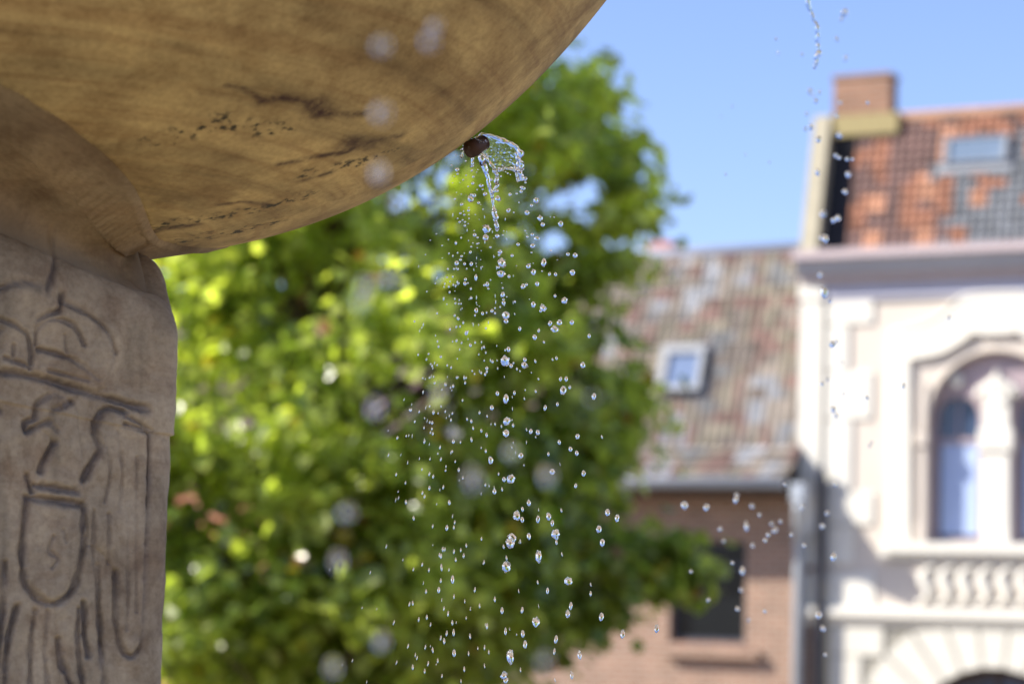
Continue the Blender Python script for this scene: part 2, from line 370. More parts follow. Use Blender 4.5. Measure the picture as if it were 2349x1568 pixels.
for z in zs:
    q = square_xy(half(z), NF, CR )
    lift = max(0, min(1, (z-(zTop-.30))/.30)); lift = lift*lift*(3-2*lift); rows.append(np.column_stack([q[:, :2], z + .040*lift*q[:, 2]*(1+.0)]))
PV = np.array(rows); ncp = PV.shape[1]; PV = PV.reshape(-1, 3)
front = np.where((np.arange(len(PV)) % ncp) < NF+4)[0]
PF = PV[front][:, [0, 2]]; jit = np.array([noise.noise(Vector((p[0]*60, 0, p[1]*60))) for p in PF]); jit2 = np.array([noise.noise(Vector((p[0]*170, 3, p[1]*170))) for p in PF]); fade = np.array([noise.noise(Vector((p[0]*26, 5, p[1]*26))) for p in PF])
G_ = np.zeros(len(PF)); Gs = np.zeros(len(PF))
for pts, wd, stg in strokes:
    d_ = polydist(PF, [(pts, wd)]) + jit*.65 + jit2*.3; G_ = np.maximum(G_, stg*np.exp(-d_**2)); Gs = np.maximum(Gs, stg*np.exp(-(d_/4)**2))
G_ *= np.clip(.9+fade*.95, .2, 1.2)
GG = np.zeros(len(PV)); GG[front] = G_; G2 = np.zeros(len(PV)); G2[front] = Gs
SOLID = [([(-20,853),(-60,790),(-40,720),(10,668),(70,655),(143,700),(199,721),(245,761),(262,810),(250,880),(199,893),(86,862)], .0035), ([(63,1142),(52,1258),(57,1331),(90,1372),(126,1381),(166,1351),(186,1278),(192,1165)], .0050),
 ([(285,945),(252,936),(228,950),(219,993),(232,1026),(212,1060),(192,1099),(192,1165),(215,1290),(225,1420),(242,1600),(150,1600),(133,1464),(126,1381),(166,1351),(200,1250),(265,1311),(266,1420),(300,1503),(325,1470),(333,1391),(338,1200),(343,1033),(338,990)], .0040),
 ([(113,900),(86,926),(78,955),(60,966),(60,989),(80,980),(120,1010),(93,1079),(75,1128),(63,1140),(120,1148),(188,1156),(192,1099),(185,1010),(170,930)], .0038)]
relief = np.zeros(len(PF))
for poly, hh_ in SOLID:
    q_ = np.array([face_uv(*p) for p in smooth_line(poly+[poly[0]])]); ins = np.zeros(len(PF), bool)
    for (x1, y1), (x2, y2) in zip(q_, np.roll(q_, -1, 0)):
        c_ = ((y1 > PF[:, 1]) != (y2 > PF[:, 1])) & (PF[:, 0] < (x2-x1)*(PF[:, 1]-y1)/(y2-y1+1e-12)+x1); ins ^= c_
    dd = polydist(PF, [(list(q_), .011)]); relief = np.maximum(relief, np.where(ins, hh_*np.sqrt(np.clip(dd, 0, 1)*(2-np.clip(dd, 0, 1))), 0))
RL = np.zeros(len(PV)); RL[front] = relief
low = np.array([noise.noise(Vector((p[0]*22, p[1]*22, p[2]*22))) for p in PV])*.0026 + np.array([noise.noise(Vector((p[0]*90, p[1]*90, p[2]*90))) for p in PV])*.0007
disp = low - .0080*GG + .0016*G2 + RL
nx = np.where(np.arange(len(PV)) % ncp < NF, 0, 0)
rad = PV[:, :2]/np.linalg.norm(PV[:, :2], axis=1)[:, None]
isf = (np.arange(len(PV)) % ncp) < NF
PV[isf, 1] += disp[isf]; PV[~isf, :2] += rad[~isf]*low[~isf][:, None]
XY = PV[:, :1]*T + PV[:, 1:2]*N
PW = np.column_stack([XY, PV[:, 2]])
F = grid_faces(len(zs), ncp)
ped = mobj('pedestal', PW, F, MAT['pedestal'], fountain, True)
setattr_f(ped, 'groove', np.clip(GG*.5, 0, .5)); setattr_f(ped, 'stain', np.zeros(len(PV)))
arc = np.tile(np.linspace(0, 1.1, ncp), len(zs)); set_uv(ped, np.column_stack([arc, PV[:, 2]]))
# neck flaring into the bowl, ending in a ridge with a tooled band under it
top = PW[-ncp:]; ang = np.arctan2(top[:, 1], top[:, 0]); nn_ = 70; NV = []; tt = np.linspace(0, 1, nn_)
uvn = []; nb_ = []
for t in tt:
    for j in range(ncp):
        a = ang[j]; r0 = math.hypot(top[j, 0], top[j, 1]); r3 = lobes(a); z0 = top[j, 2]; z3 = g(r3)+.0015
        fw = min(1, max(0, (r3-.165)/.16)); fw = fw*fw*(3-2*fw); r1 = .126*(1-fw)+r0*.80*fw; r2 = .097*(1-fw) + r0*.92*fw
        b = [(1-t)**3, 3*t*(1-t)**2, 3*t*t*(1-t), t**3]
        r = b[0]*r0+b[1]*r1+b[2]*r2+b[3]*r3; z = b[0]*z0+b[1]*(z0+.014+.026*fw)+b[2]*((3.011-.016)*(1-fw)+(z3-.022)*fw)+b[3]*z3
        if .72 < t < .96: r -= .0028*(math.sin(a*150)+.6*math.sin(a*83))*(1 if .75 < t < .93 else .5); z -= .004
        if t > .95: z -= .0045*math.sin((t-.95)/.05*math.pi)
        r += .003*noise.noise(Vector((math.cos(a)*3, math.sin(a)*3, z*30)))
        nb_.append(.85*(1-min(1, t/.55))**1.5); NV.append((r*math.cos(a), r*math.sin(a), z)); uvn.append((a*.3, z*1.5))
neck = mobj('neck', NV, grid_faces(nn_, ncp), MAT['neck'], fountain, True); setattr_f(neck, 'groove', nb_); setattr_f(neck, 'stain', np.zeros(len(NV))); set_uv(neck, uvn)
# basin below the frame
def lathe(prof, seg=96):
    v = []; 
    for r, z in prof:
        for k_ in range(seg): a = 2*math.pi*k_/seg; v.append((r*math.cos(a), r*math.sin(a), z))
    return v, grid_faces(len(prof), seg)
v_, f_ = lathe([(1.75,0),(1.75,.25),(1.68,.3),(1.62,1.0),(1.72,1.05),(1.74,1.12),(1.7,1.16),(1.5,1.16),(1.46,1.12),(1.46,.8),(0,.8)])
bs = mobj('basin', v_, f_, MAT['cream'], fountain, True)
wt = mobj('basin_water', *lathe([(1.458, 1.02), (.001, 1.02)]), MAT['pool'], fountain, True)
v_, f_ = lathe([(.36, .8), (.36, 1.05), (.3, 1.12), (.24, 1.22), (.001, 1.24)]); mobj('plinth', v_, f_, MAT['cream'], fountain, True)
# spout
SP = hit_bowl(1088, 338); phs = math.atan2(SP[1], SP[0]); ro_ = np.array([math.cos(phs), math.sin(phs), -.05])
tip = at(1110, 327, AY+SP[1]+.010) - np.array([AX, AY, 0]); bas = SP + (SP-tip)*.5
m = MB(); m.tube([bas, SP, SP+(tip-SP)*.6, tip], [.0100, .0105, .0085, .0080], 20, True); m.tube([tip-(tip-SP)*.08, tip+(tip-SP)*.03], .0088, 20)
m.build('spout', MAT['bronze'], fountain, True)
TIP = tip + np.array([AX, AY, 0]); YS = float(TIP[1])

# ================================================================ water: stream, film, drops
import bmesh
def outward(o):
    b = bmesh.new(); b.from_mesh(o.data); bmesh.ops.recalc_face_normals(b, faces=b.faces); b.to_mesh(o.data); b.free(); return o
def P3(x, y, Y=None, dy=0.0): return at(x, y, (Y or YS)+dy)
PXM = 2.75/FPX                                               # metres per photo pixel at the spout
def stream(m, pts, Y, seg=12, wob=.25, sub=7, seed=0):
    xs = np.array(pts, float); n = len(xs); t = np.linspace(0, n-1, (n-1)*sub+1)
    x = np.interp(t, range(n), xs[:, 0]); y = np.interp(t, range(n), xs[:, 1]); r = np.interp(t, range(n), xs[:, 2])
    P = []; Rr = []
    for i in range(len(t)):
        q = noise.noise(Vector((t[i]*1.7, seed*3.1, .5))); q2 = noise.noise(Vector((t[i]*1.4, seed*3.1, 9.5)))
        P.append(P3(x[i]+q*r[i]*1.3*wob*2, y[i], Y, q2*.004)); Rr.append(max(.4, r[i]*(1+wob*1.6*noise.noise(Vector((t[i]*2.3, seed*7.7, 3)))))*PXM*Y/2.75)
    m.tube(P, Rr, seg)
water = empty('spouting_water', TIP, label='clear water pouring in a thin fan and twisted rope from the bronze spout of the bowl', cat='water')
def wbuild(m, name, smooth=True):
    m.v = [tuple(np.array(p)-TIP) for p in m.v]
    return outward(m.build(name, MAT['water'], water, smooth))
# main rope
m = MB(); stream(m, [(1100,340,4),(1101,352,8),(1106,368,8.5),(1112,385,7),(1117,400,5),(1120,412,4),(1122,424,4.5),(1126,438,4.5),(1129,450,4),(1131,462,3),(1132,474,2.6),(1135,486,6.2),(1136,499,6.6),(1136,508,3.4),(1139,518,5.2),(1140,527,4.5),(1140,531,1)], YS, 14, .14, 8, 1)
wbuild(m, 'falling_rope')
m = MB(); stream(m, [(1136,394,3),(1141,402,4.5),(1138,416,5),(1142,424,4),(1134,434,3.6),(1130,445,3),(1126,440,2.5),(1122,428,2.4)], YS, 12, .16, 8, 2)
stream(m, [(1103,330,2),(1096,340,3.4),(1080,344,3.6),(1066,340,3.2),(1056,344,2)], YS, 10, .5, 8, 3)
stream(m, [(1090,345,2),(1088,358,3.4),(1084,372,3),(1082,381,3.6),(1080,384,1)], YS, 10, .4, 6, 4)
stream(m, [(1068,342,2),(1062,352,3.6),(1058,362,3.2)], YS, 10, .4, 6, 5)
stream(m, [(1184,350,3),(1190,366,5.5),(1188,380,4),(1192,392,4.5),(1196,402,6.5),(1198,411,5.5),(1199,415,1)], YS, 12, .3, 7, 6)
stream(m, [(1182,380,3),(1184,394,3.6),(1186,404,2.6),(1187,412,3.6),(1187,417,1)], YS, 12, .3, 7, 7)
wbuild(m, 'side_strands')
# thin film with a thick wavy rim
TOPC = np.array([(1090,316),(1106,306),(1124,310),(1146,317),(1168,326),(1185,337),(1194,353),(1196,374)], float)
BOTC = np.array([(1094,330),(1104,346),(1114,362),(1126,377),(1136,391),(1152,389),(1170,385),(1194,391)], float)
na, nb = 60, 36; front_, back_ = [], []
for i in range(na):
    s = i/(na-1)*7; a = np.array([np.interp(s, range(8), TOPC[:, 0]), np.interp(s, range(8), TOPC[:, 1])]); b = np.array([np.interp(s, range(8), BOTC[:, 0]), np.interp(s, range(8), BOTC[:, 1])])
    for j in range(nb):
        t = j/(nb-1); p = a*(1-t)+b*t; bul = math.sin(t*math.pi)*.008 - .004
        rp = (noise.noise(Vector((p[0]*.09+p[1]*.05, p[1]*.22, 1)))*.0016 + noise.noise(Vector((p[0]*.25, p[1]*.45, 4)))*.0006)
        edge = min(i, na-1-i, j, nb-1-j)/3; th_ = .0005+.0009*max(0, 1-edge)
        front_.append(P3(p[0], p[1], YS, -bul+rp-th_)); back_.append(P3(p[0], p[1], YS, -bul+rp*.3+th_))
m = MB(); ff = []; N1 = na*nb
for i in range(na-1):
    for j in range(nb-1): a = i*nb+j; ff.append((a, a+nb, a+nb+1, a+1)); ff.append(tuple(N1+q for q in (a, a+1, a+nb+1, a+nb)))
bd = [i*nb for i in range(na)] + [(na-1)*nb+j for j in range(1, nb)] + [i*nb+nb-1 for i in range(na-2, -1, -1)] + [j for j in range(nb-2, 0, -1)]
for a, b in zip(bd, bd[1:]+bd[:1]): ff.append((a, b, b+N1, a+N1))
m.add(front_+back_, ff); wbuild(m, 'thin_film')
m = MB()
stream(m, [(1088,318,1.8),(1106,306,2.2),(1124,310,2.8),(1146,317,3.2),(1168,326,3.6),(1185,337,4),(1194,353,4.8),(1196,374,5.5),(1194,392,5.5)], YS-.002, 12, .45, 9, 8)
stream(m, [(1092,328,2),(1104,346,2.6),(1114,362,3),(1126,377,3.2),(1136,393,4.6),(1148,390,3.4),(1160,385,3.2),(1172,388,3.6),(1182,392,4),(1194,391,5)], YS-.002, 12, .45, 9, 9)
for _ in range(46):
    q = random.random(); x_ = np.interp(q, [0, .3, .7, 1], [1058, 1088, 1104, 1136]) if random.random() < .6 else random.uniform(1140, 1196); y_ = (345-abs(x_-1085)*.25 + (x_ > 1100)*(x_-1100)*1.2) if x_ < 1138 else random.uniform(384, 396)
    r_ = random.uniform(.8, 2.4)*PXM; m.ball(P3(x_+random.gauss(0, 3), y_+random.gauss(0, 4), YS, random.uniform(-.012, .004)), (r_, r_, r_*random.uniform(.9, 1.4)), 10, 8, .2)
for _ in range(16):
    r_ = random.uniform(1.2, 2.8)*PXM; m.ball(P3(random.uniform(1072, 1118), random.uniform(314, 345), YS, random.uniform(-.022, -.012)), (r_, r_, r_), 10, 8, .2)
wbuild(m, 'film_rim')

# drops: positions read off the photo, in three enlarged views (x, y, width[, height])
D3 = """333 287 10;366 295 14;405 330 14;302 362 14;343 393 30;346 423 16;407 432 12;386 465 14;323 440 10;310 487 9;364 486 8;422 513 12;449 399 18;459 443 18;483 411 10;455 490 22;492 392 10;487 536 12;515 507 34 24;526 534 14;544 568 30;627 544 28 20;638 600 38;440 605 42;466 578 26;444 572 20;497 630 20;513 643 8;529 677 12;375 642 22;327 603 17;427 665 12;425 685 20;366 706 18;394 717 16;427 715 10;474 715 10;346 743 12;382 755 14;361 768 18;400 768 16;428 743 12;398 795 18;422 780 10;500 750 6;407 576 6;373 568 10;338 556 9;586 464 24;787 467 24;833 458 30;810 440 20;835 485 16;815 525 38 24;803 550 24;723 570 24;771 565 16;788 628 12;912 615 38;878 650 22;712 685 30;750 700 12;846 703 34;939 742 38;959 787 30;1088 783 36 40;1014 733 9;1041 734 11;555 820 60 52;548 884 38 44;468 863 26;490 880 16;465 830 10;631 870 30;607 885 8;672 863 12;678 833 10;834 831 14;848 875 18;843 850 9;883 860 24;917 884 40 24;781 930 24;886 940 34;878 988 14;1017 977 20;1140 1001 26;1192 1008 34;966 1062 36 56;1064 1041 8;456 920 10;486 925 14;497 921 12;444 946 14;487 954 10;516 975 8;437 986 18 24;582 950 16;651 984 32;644 1006 18;613 1018 8;738 1010 22;664 1060 50 56;640 1095 20;655 1140 56 44;688 1080 14;856 1086 34;891 1130 34 44;868 1069 8;890 1065 8;954 1122 12;1007 1143 18 28;1051 1145 22 28;1173 1133 36 44;338 1065 28 36;396 1070 18 24;444 1071 24 30;374 1015 18;366 1040 20;333 920 16 28;371 882 12 18;424 902 8 14;279 895 9 14;234 938 12;149 900 10;192 855 10;345 990 10 18;311 1012 10 20;283 995 10 18;235 1028 8;114 1003 10;275 1106 13 18;320 1106 13 18;348 1107 14 20;411 1104 10 16;482 1088 9;524 1090 10;512 1040 8;716 1160 20 26;769 1083 8;477 1168 20 46;583 1185 9 16;402 1181 20 24;398 1212 22 30;420 1208 10 16;560 1218 26 34;538 1223 16 20;567 1248 16;918 1215 28 34;842 1219 18 24;817 1232 32 36;670 1243 12 18;663 1207 8;310 1161 11 20;270 1166 14;291 1196 9 14;343 1200 9 26;253 1212 9 20;185 1210 9 16;315 1220 10 22;331 1228 10 26;282 1233 12 24;288 1273 13 22;326 1265 8;441 1248 14 22;248 1235 8 16;124 1269 9 16;671 1292 28 36;699 1307 10;675 1326 18;677 1352 26 32;1047 1301 18 26;1115 1333 42 46;245 1320 10 34;325 1321 11 20;443 1315 18 24;428 1325 8;330 1353 12 20;354 1356 10 18;371 1356 10 18;378 1390 7 14;268 1360 7 14;485 1364 8;502 1375 8;759 1342 13 22;863 1324 8;890 1362 34 42;961 1388 40 50;943 1408 18 24;652 1380 10 18;615 1388 11 20;593 1408 20 28;554 1420 10 20;525 1427 18 28;615 1424 14 22;480 1405 26 36;471 1440 12 20;692 1440 52 52;694 1481 32 34;324 1441 13 24;349 1463 17 26;386 1493 12 26;198 1425 11 20;35 1483 11 20;453 1497 8;290 1540 12 26;336 1522 12 24;363 1520 11 20;410 1560 20;549 1532 12 20;793 1537 20 34;930 1550 16 30;1011 1498 28 36;1079 1493 36 40;1168 1492 30 34;1043 1540 50 40"""
D4 = """629 198 22 32;1154 228 32 40;1570 218 22 38;1224 265 15 24;697 268 12 24;661 289 18 30;594 270 11 22;555 254 14 28;525 260 9 18;409 259 10 24;417 299 12 24;762 303 12 22;952 321 26 44;927 326 10 24;779 345 10 24;725 359 8 20;261 361 10 22;341 355 11 20;325 397 11 24;435 377 16 24;561 392 8 18;926 408 64 70;973 447 26 34;991 425 12 22;1078 400 26 32;1075 441 46 44;1158 411 14 32;1290 398 12 24;1320 388 18 28;1522 441 34 44;830 414 16 28;865 405 7 18;870 466 9 22;767 406 8 20;787 466 20 30;787 490 14 30;1017 470 12 24;1041 487 8 20;1128 498 7 16;357 433 10 18;368 447 12 26;407 440 10 20;484 442 10 24;514 459 12 26;675 485 9 20;693 508 9 20;744 499 12 26;774 512 14 30;557 536 12 26;613 537 10 38;628 538 10 26;621 577 13 28;379 530 9 22;347 537 9 22;297 540 9 20;387 578 12 26;469 589 17 28;529 602 15 30;509 612 10 24;443 628 9 20;1182 547 11 22;1351 547 22 34;1394 548 24 40;1422 611 18 30;1371 634 42 62;868 658 24 36;998 654 17 36;1161 641 14 28;1081 631 8 16;1608 680 32 52;933 700 40 70;1074 697 9 26;601 710 10 26;1327 741 18 32;1233 768 22 44;825 768 26 40;349 755 10 24;437 757 9 22;205 785 14 30;195 782 9 24;269 797 10 26;378 802 15 38;469 795 10 26;414 809 8 22;523 810 10 26;731 805 12 30;789 831 9 26;636 854 11 28;668 870 16 32;512 861 11 30;235 873 10 24;350 878 10 26;369 882 14 30;940 871 52 58;850 892 10 30;899 910 10 28;988 902 16 32;306 920 10 26;366 928 11 26;373 965 12 30;355 956 9 24;682 923 12 30;745 942 14 32;785 976 16 38;934 959 42 56;1124 947 26 40;1091 934 9 28;1177 956 28 42;1161 991 8 20;1481 987 32 38;1668 990 12 30;1341 1031 22 36;1427 1083 26 40;1475 1114 24 42;1258 1122 16 32;669 1011 13 40;530 1026 18 36;585 1030 9 26;309 1027 12 34;102 997 13 28;170 983 9 24;428 1070 12 34;523 1101 9 24;779 1098 14 32;744 1073 7 22;978 1071 8 22;412 1117 8 20;816 1168 36 54;1047 1134 36 42;352 1158 9 26;435 1160 11 34;545 1178 9 26;1071 1206 7 22;474 1216 9 24;471 1246 11 24;572 1242 14 34;290 1237 9 26;347 1273 12 36;376 1293 13 34;93 1277 11 32;603 1303 9 28;877 1273 10 28;1288 1256 40 44;1528 1270 28 46;1467 1364 20 38;973 1311 60 56;918 1315 24 40;776 1357 11 30;453 1375 12 36;347 1381 14 36;164 1341 9 30;845 1408 26 44;904 1391 12 34;294 1418 11 34;310 1446 12 34"""
D5 = """174 121 13 38;519 125 18 40;1151 127 28 46;1101 177 18 40;235 249 13 38;387 312 10 36;499 326 20 46;562 282 10 34;555 322 11 36;1055 230 50 72;1099 261 26 46;1224 257 28 56;1309 236 36 58;1338 289 24 50;1410 187 13 36;1778 204 38 56;1852 250 32 64;1708 336 40 56;1736 444 36 60;1364 373 58 72;1371 440 16 42;1152 392 28 50;1084 432 9 40;1018 405 60 64;1003 450 62 72;951 475 13 36;974 565 12 40;775 412 11 34;654 466 11 38;467 496 13 42;484 496 9 36;556 514 12 40;610 502 10 36;633 547 13 40;441 541 12 38;453 551 13 42;570 579 12 38;303 617 11 34;233 655 10 32;357 660 11 34;457 640 14 60;796 596 9 34;1230 552 42 90;1415 536 9 36;972 632 60 80;545 736 24 64;451 745 12 40;435 820 20 50;334 831 12 38;722 817 12 42;1222 758 11 36;1463 748 54 54;1300 825 20 52;1644 776 9 34;1643 848 15 42;556 871 10 40;881 893 13 46;228 923 12 42;202 931 11 40;1485 945 24 62;938 983 22 54;1098 978 18 52;760 945 10 42;476 966 10 38;509 1007 12 46;1461 1010 34 60;1728 1032 32 62;276 1052 11 38;340 1035 13 40;543 1078 13 42;78 1078 10 40;370 1093 9 38;819 1106 15 48;1207 1073 52 72;966 1147 18 58;1103 1167 26 58;553 1157 17 56;498 1163 13 46;451 1200 11 44;478 1225 16 48;684 1187 12 44;1122 1252 30 62;1367 1211 26 62;1898 1170 32 68;2168 1126 34 68;191 1265 11 40;328 1273 10 40;387 1295 12 48;799 1275 9 42;557 1320 26 58;672 1323 9 42;833 1312 9 38;1007 1348 52 98;1354 1308 16 54;1555 1338 30 62;262 1358 9 36;427 1380 10 42;350 1404 11 44;228 1432 13 44;99 1395 8 36;323 1463 11 42;638 1447 12 44;799 1421 8 40;1085 1453 9 42;1492 1494 24 62;955 1500 46 60;968 1535 34 44;1360 1532 9 36;460 1502 9 36;612 1542 8 34"""
drops = []
for txt, sc, ox, oy in ((D3, 1.844, 1600, 450), (D4, 1.96, 1500, 1200), (D5, 2.036, 1500, 1900)):
    for q in txt.split(';'):
        v = [float(a) for a in q.split()]; wd = v[2]; hg = v[3] if len(v) > 3 else wd
        q_ = .5873; drops.append(((ox+v[0]/sc)*q_, (oy+v[1]/sc)*q_, wd/sc*q_, hg/sc*q_))
drops.sort(key=lambda d: -d[2]*d[3])
def drop_mesh(big, wr, hr, lean, jit, seed):
    m = MB(); c = np.zeros(3); m.ball(c, (1, 1, 1), 16 if big else 10, 12 if big else 8)
    v = np.array(m.v); off = seed*3.7
    q = np.array([1 + jit*noise.noise(Vector((p*1.5+off))) + jit*.5*noise.noise(Vector(p*3+off)) for p in v])
    v = v*q[:, None]*np.array([wr, wr, hr]); v[:, 0] += v[:, 2]*lean; m.v = [tuple(p) for p in v]; return m
near_n = 14; far_specs = """1920 265 9;1925 310 13;1917 357 9;1925 362 8;1943 365 9;1945 400 13;1938 440 12;1912 505 12;1922 500 13;1893 548 16 20;1955 365 7;1860 292 13;1848 296 9;1878 320 12 16;1875 395 10 18;1888 490 14 18;1882 630 12;1890 670 16 28;1910 790 13;1919 783 9;1912 938 11 16;1918 952 10 14;1995 1022 8;2000 1014 6;2072 885 8 14;2178 730 8 13;1988 912 8;1885 880 8;1935 903 6;1780 90 6;1785 122 6;1938 30 15 20;1930 45 8;1918 88 8;1921 92 8;1940 134 9 15;1990 235 8;1927 235 8;1570 1158 16;1620 1163 13;1688 1145 11 18;1690 1135 9;1712 1205 10 24;1777 1215 13;1762 1226 9;1725 1160 10;1840 1162 10;1897 1176 10;1886 1206 11;1912 1276 13 20;1703 1308 11 20;1700 1352 9;1726 1250 9;1652 1212 9;1755 1238 9;1770 1200 8;1790 1195 8;1878 1410 15;1887 1440 11 14;1840 125 7;1858 210 12;1880 212 8;1850 262 8;1866 220 7;1872 232 10;1665 400 5;1765 372 5;1680 245 5;1710 355 4;1655 268 4;1884 545 10;1680 1290 8;1692 1395 10;1585 1310 7;1625 1375 8;1845 1250 9;1815 1225 8;1893 1500 8;1755 1400 8;1718 1420 8;1905 690 8;1930 830 7;1800 1110 8;1915 1110 9;1742 1180 8;1660 1240 7;1860 780 6;1900 870 7""".split(';')
far = []
for q in far_specs: v = [float(a) for a in q.split()]; far.append((v[0], v[1], v[2], v[3] if len(v) > 3 else v[2]*1.15))
near = [(875,105,34,38),(985,95,28,34),(998,60,26,30),(875,258,36,38),(868,395,30,44),(840,655,32,34),(897,640,32,34),(828,690,24,40),(860,937,30,42),(795,1175,30,32),(1010,893,26,32),(1085,1098,28,46),(1255,1092,28,34),(775,1285,26,40),(875,1470,28,36),(762,1530,24,38),(1360,912,14,20),(908,465,16,46),(1172,1035,26,34),(1250,1515,24,30)]
NIND = 300 - len(far) - len(near)
GRP = 'falling drops of fountain water'
for i, (x, y, wd, hg) in enumerate(drops[:NIND]):
    big = wd > 8; Y = YS + random.uniform(-.02, .03)
    wr = wd/2*PXM*Y/2.75*1.04; hr = hg/2*PXM*Y/2.75*1.04
    o = drop_mesh(wd > 5, wr, hr, (1174.5-x)*-.0001 + random.uniform(-.1, .1), .5 if wd > 12 else (.28 if big else .12), i).build('water_drop', MAT['water'], None, True)
    o.location = at(x, y, Y); rg = 'in the top part of' if y < 640 else ('at mid height of' if y < 1110 else 'in the bottom part of'); L_ = (('big wobbling' if big else 'small bright') + ' water drop in sharp focus ' + rg + ' the spray', ('large' if big else 'small') + ' sharp drops ' + rg + ' the spray')
    tag(o, L_[0], 'water drop', L_[1])
m = MB()
for i, (x, y, wd, hg) in enumerate(drops[NIND:] + [(max(650, random.gauss(980, 120)), 0, random.uniform(1.2, 2.2), random.uniform(5, 11)) for _ in range(130)]):
    if y == 0:
        y = random.uniform(480, 1567); x = random.gauss(1090-(y-480)*.13, 40+(y-480)*.11)
        if x > 1400 or x < 640: continue
    Y = YS + random.uniform(-.05, .06); wr = wd/2*PXM; hr = hg/2*PXM
    k_ = drop_mesh(False, wr, hr, (1080-x)*.0009+random.uniform(-.08, .08), .05, i); c = at(x, y, Y)
    m.add([tuple(np.array(p)+c) for p in k_.v], k_.f)
tag(m.build('fine_spray', MAT['water'], None, True), 'fine spray of tiny falling water droplets drifting left below the spout', 'spray', kind='stuff')
for i, (x, y, wd, hg) in enumerate(far):
    Y = random.uniform(3.5, 4.3); s_ = Y/FPX/2
    o = drop_mesh(True, wd*s_*1.0, hg*s_*1.0, random.uniform(-.2, .2), .32, 500+i).build('water_drop', MAT['water'], None, True); o.location = at(x, y, Y)
    if y < 560: tag(o, 'softly blurred water drop falling past the sky, roof and chimney of the white townhouse', 'water drop', 'blurred drops beside the white townhouse roof')
    elif x < 1835: tag(o, 'softly blurred pale water drop falling in front of the brick house wall', 'water drop', 'blurred drops in front of the brick house')
    else: tag(o, 'softly blurred water drop falling in front of the pale townhouse facade', 'water drop', 'blurred drops in front of the pale facade')
NEARL = ['large blurred drop on the bowl, left one of the pair near the top edge', 'large blurred drop in front of the bowl, right of the pair near the top edge', 'smaller blurred drop under the right one of the pair at the top of the bowl',
 'pale round blurred drop at the end of the upper dark stain on the bowl', 'tall faint blurred drop overlapping the lower edge of the bowl', 'cream blurred disc-like drop, left one of the pair high in the tree', 'bluish blurred disc-like drop, right one of the touching pair high in the tree',
 'faint slanted blurred drop just below the pair of discs in the tree', 'tall blurred drop left of the spray at mid height in the tree', 'bright round blurred drop alone in the lower left of the tree', 'pale blurred drop behind the left side of the fine spray at mid height',
 'large oval blurred drop under the spray centre in the lower middle of the tree', 'large round blurred drop right of the centre column of drops in the lower tree', 'dull oval blurred drop below the bright round one in the lower left of the tree', 'greenish tall blurred drop near the bottom of the picture left of the spray',
 'blurred drop cut off near the bottom edge left of the spray', 'small narrow blurred drop near the right side of the tree beside the roof light', 'tall pale blurred drop just under the bowl edge left of the spout', 'blurred drop right of the spray centre at mid height of the tree', 'blurred drop at the bottom edge right of the centre column of drops']
for i, (x, y, wd, hg) in enumerate(near):
    Y = random.uniform(1.06, 1.2); s_ = Y/FPX/2
    o = drop_mesh(True, wd*s_*.95, hg*s_*.95, random.uniform(-.1, .1), .3, 800+i).build('water_drop', MAT['water'], None, True); o.location = at(x, y, Y)
    tag(o, NEARL[i], 'water drop', 'large blurred drops close to the viewer')
# second stream far right
m = MB(); YB = 3.4
def stream2(pts, seed): 
    global PXM
    stream(m, pts, YB, 12, .35, 8, seed)
stream2([(1846,-60,7),(1852,-20,6.5),(1857,10,6),(1860,30,4.5),(1866,48,4.5),(1874,66,6),(1876,85,5),(1878,105,5),(1877,122,5),(1873,138,5.5),(1870,150,5),(1868,158,2)], 21)
o = outward(m.build('water_jet', MAT['water'], None, True)); tag(o, 'thin twisted jet of water falling against the blue sky above the chimney', 'water')

# ================================================================ tree
TY = 18.0
tc = at(740, 1000, TY); TX = tc[0]
OUT = [(-420,250),(-300,420),(-100,560),(60,500),(135,600),(200,700),(270,770),(380,815),(450,835),(550,815),(620,745),(700,705),(780,765),(870,820),(930,800),(1000,760),(1090,725),(1150,700),(1210,720),(1250,760),(1320,790),(1370,760),(1440,740),(1490,640),(1540,480),(1590,250),(1615,50)]
zz_ = [at(740+r, y, TY)[2] for y, r in OUT][::-1]; rr_ = [at(740+r, y, TY)[0]-TX for y, r in OUT][::-1]
ztop, zbot = zz_[-1], zz_[0]
def crownR(z, a): 
    base = np.interp(z, zz_, rr_); s = math.sin(a); 
    return base*(1 + .22*s*s*noise.noise(Vector((math.cos(a)*1.5, math.sin(a)*1.5, z*.7))) if abs(s) > .2 or math.cos(a) > 0 else 1) 
tree = empty('broadleaf_tree', (TX, TY, 0), label='tall leafy green tree with some yellow autumn leaves behind the fountain', cat='tree')
clumps = []
while len(clumps) < 760:
    z = random.uniform(zbot+.08, ztop); a = random.uniform(0, 2*math.pi); Rm = crownR(z, a)-.20
    if Rm < .08: continue
    r = Rm*random.random()**.42
    if noise.noise(Vector((r*math.cos(a)*.95, r*math.sin(a)*.95, z*.95+3))) < .02 and random.random() < .95: continue
    c = np.array([r*math.cos(a), r*math.sin(a), z])
    # daylight gaps the photo shows near the right shoulder of the crown
    wpt = c + [TX, TY, 0]; q = (wpt-CAM) @ MM; px, py = 1174.5+FPX*q[0]/-q[2], 784-FPX*q[1]/-q[2]
    if any(math.hypot((px-gx)/gr_, (py-gy)/gr2) < 1 and random.random() < gp for gx, gy, gr_, gr2, gp in ((1310,455,110,60,.95),(1400,555,70,50,.9),(1250,560,60,45,.85),(900,470,120,40,.8),(760,515,60,35,.9),(1380,800,80,60,.75),(1330,700,70,50,.7))): continue
    clumps.append((c, random.uniform(.16, .34), random.random()))
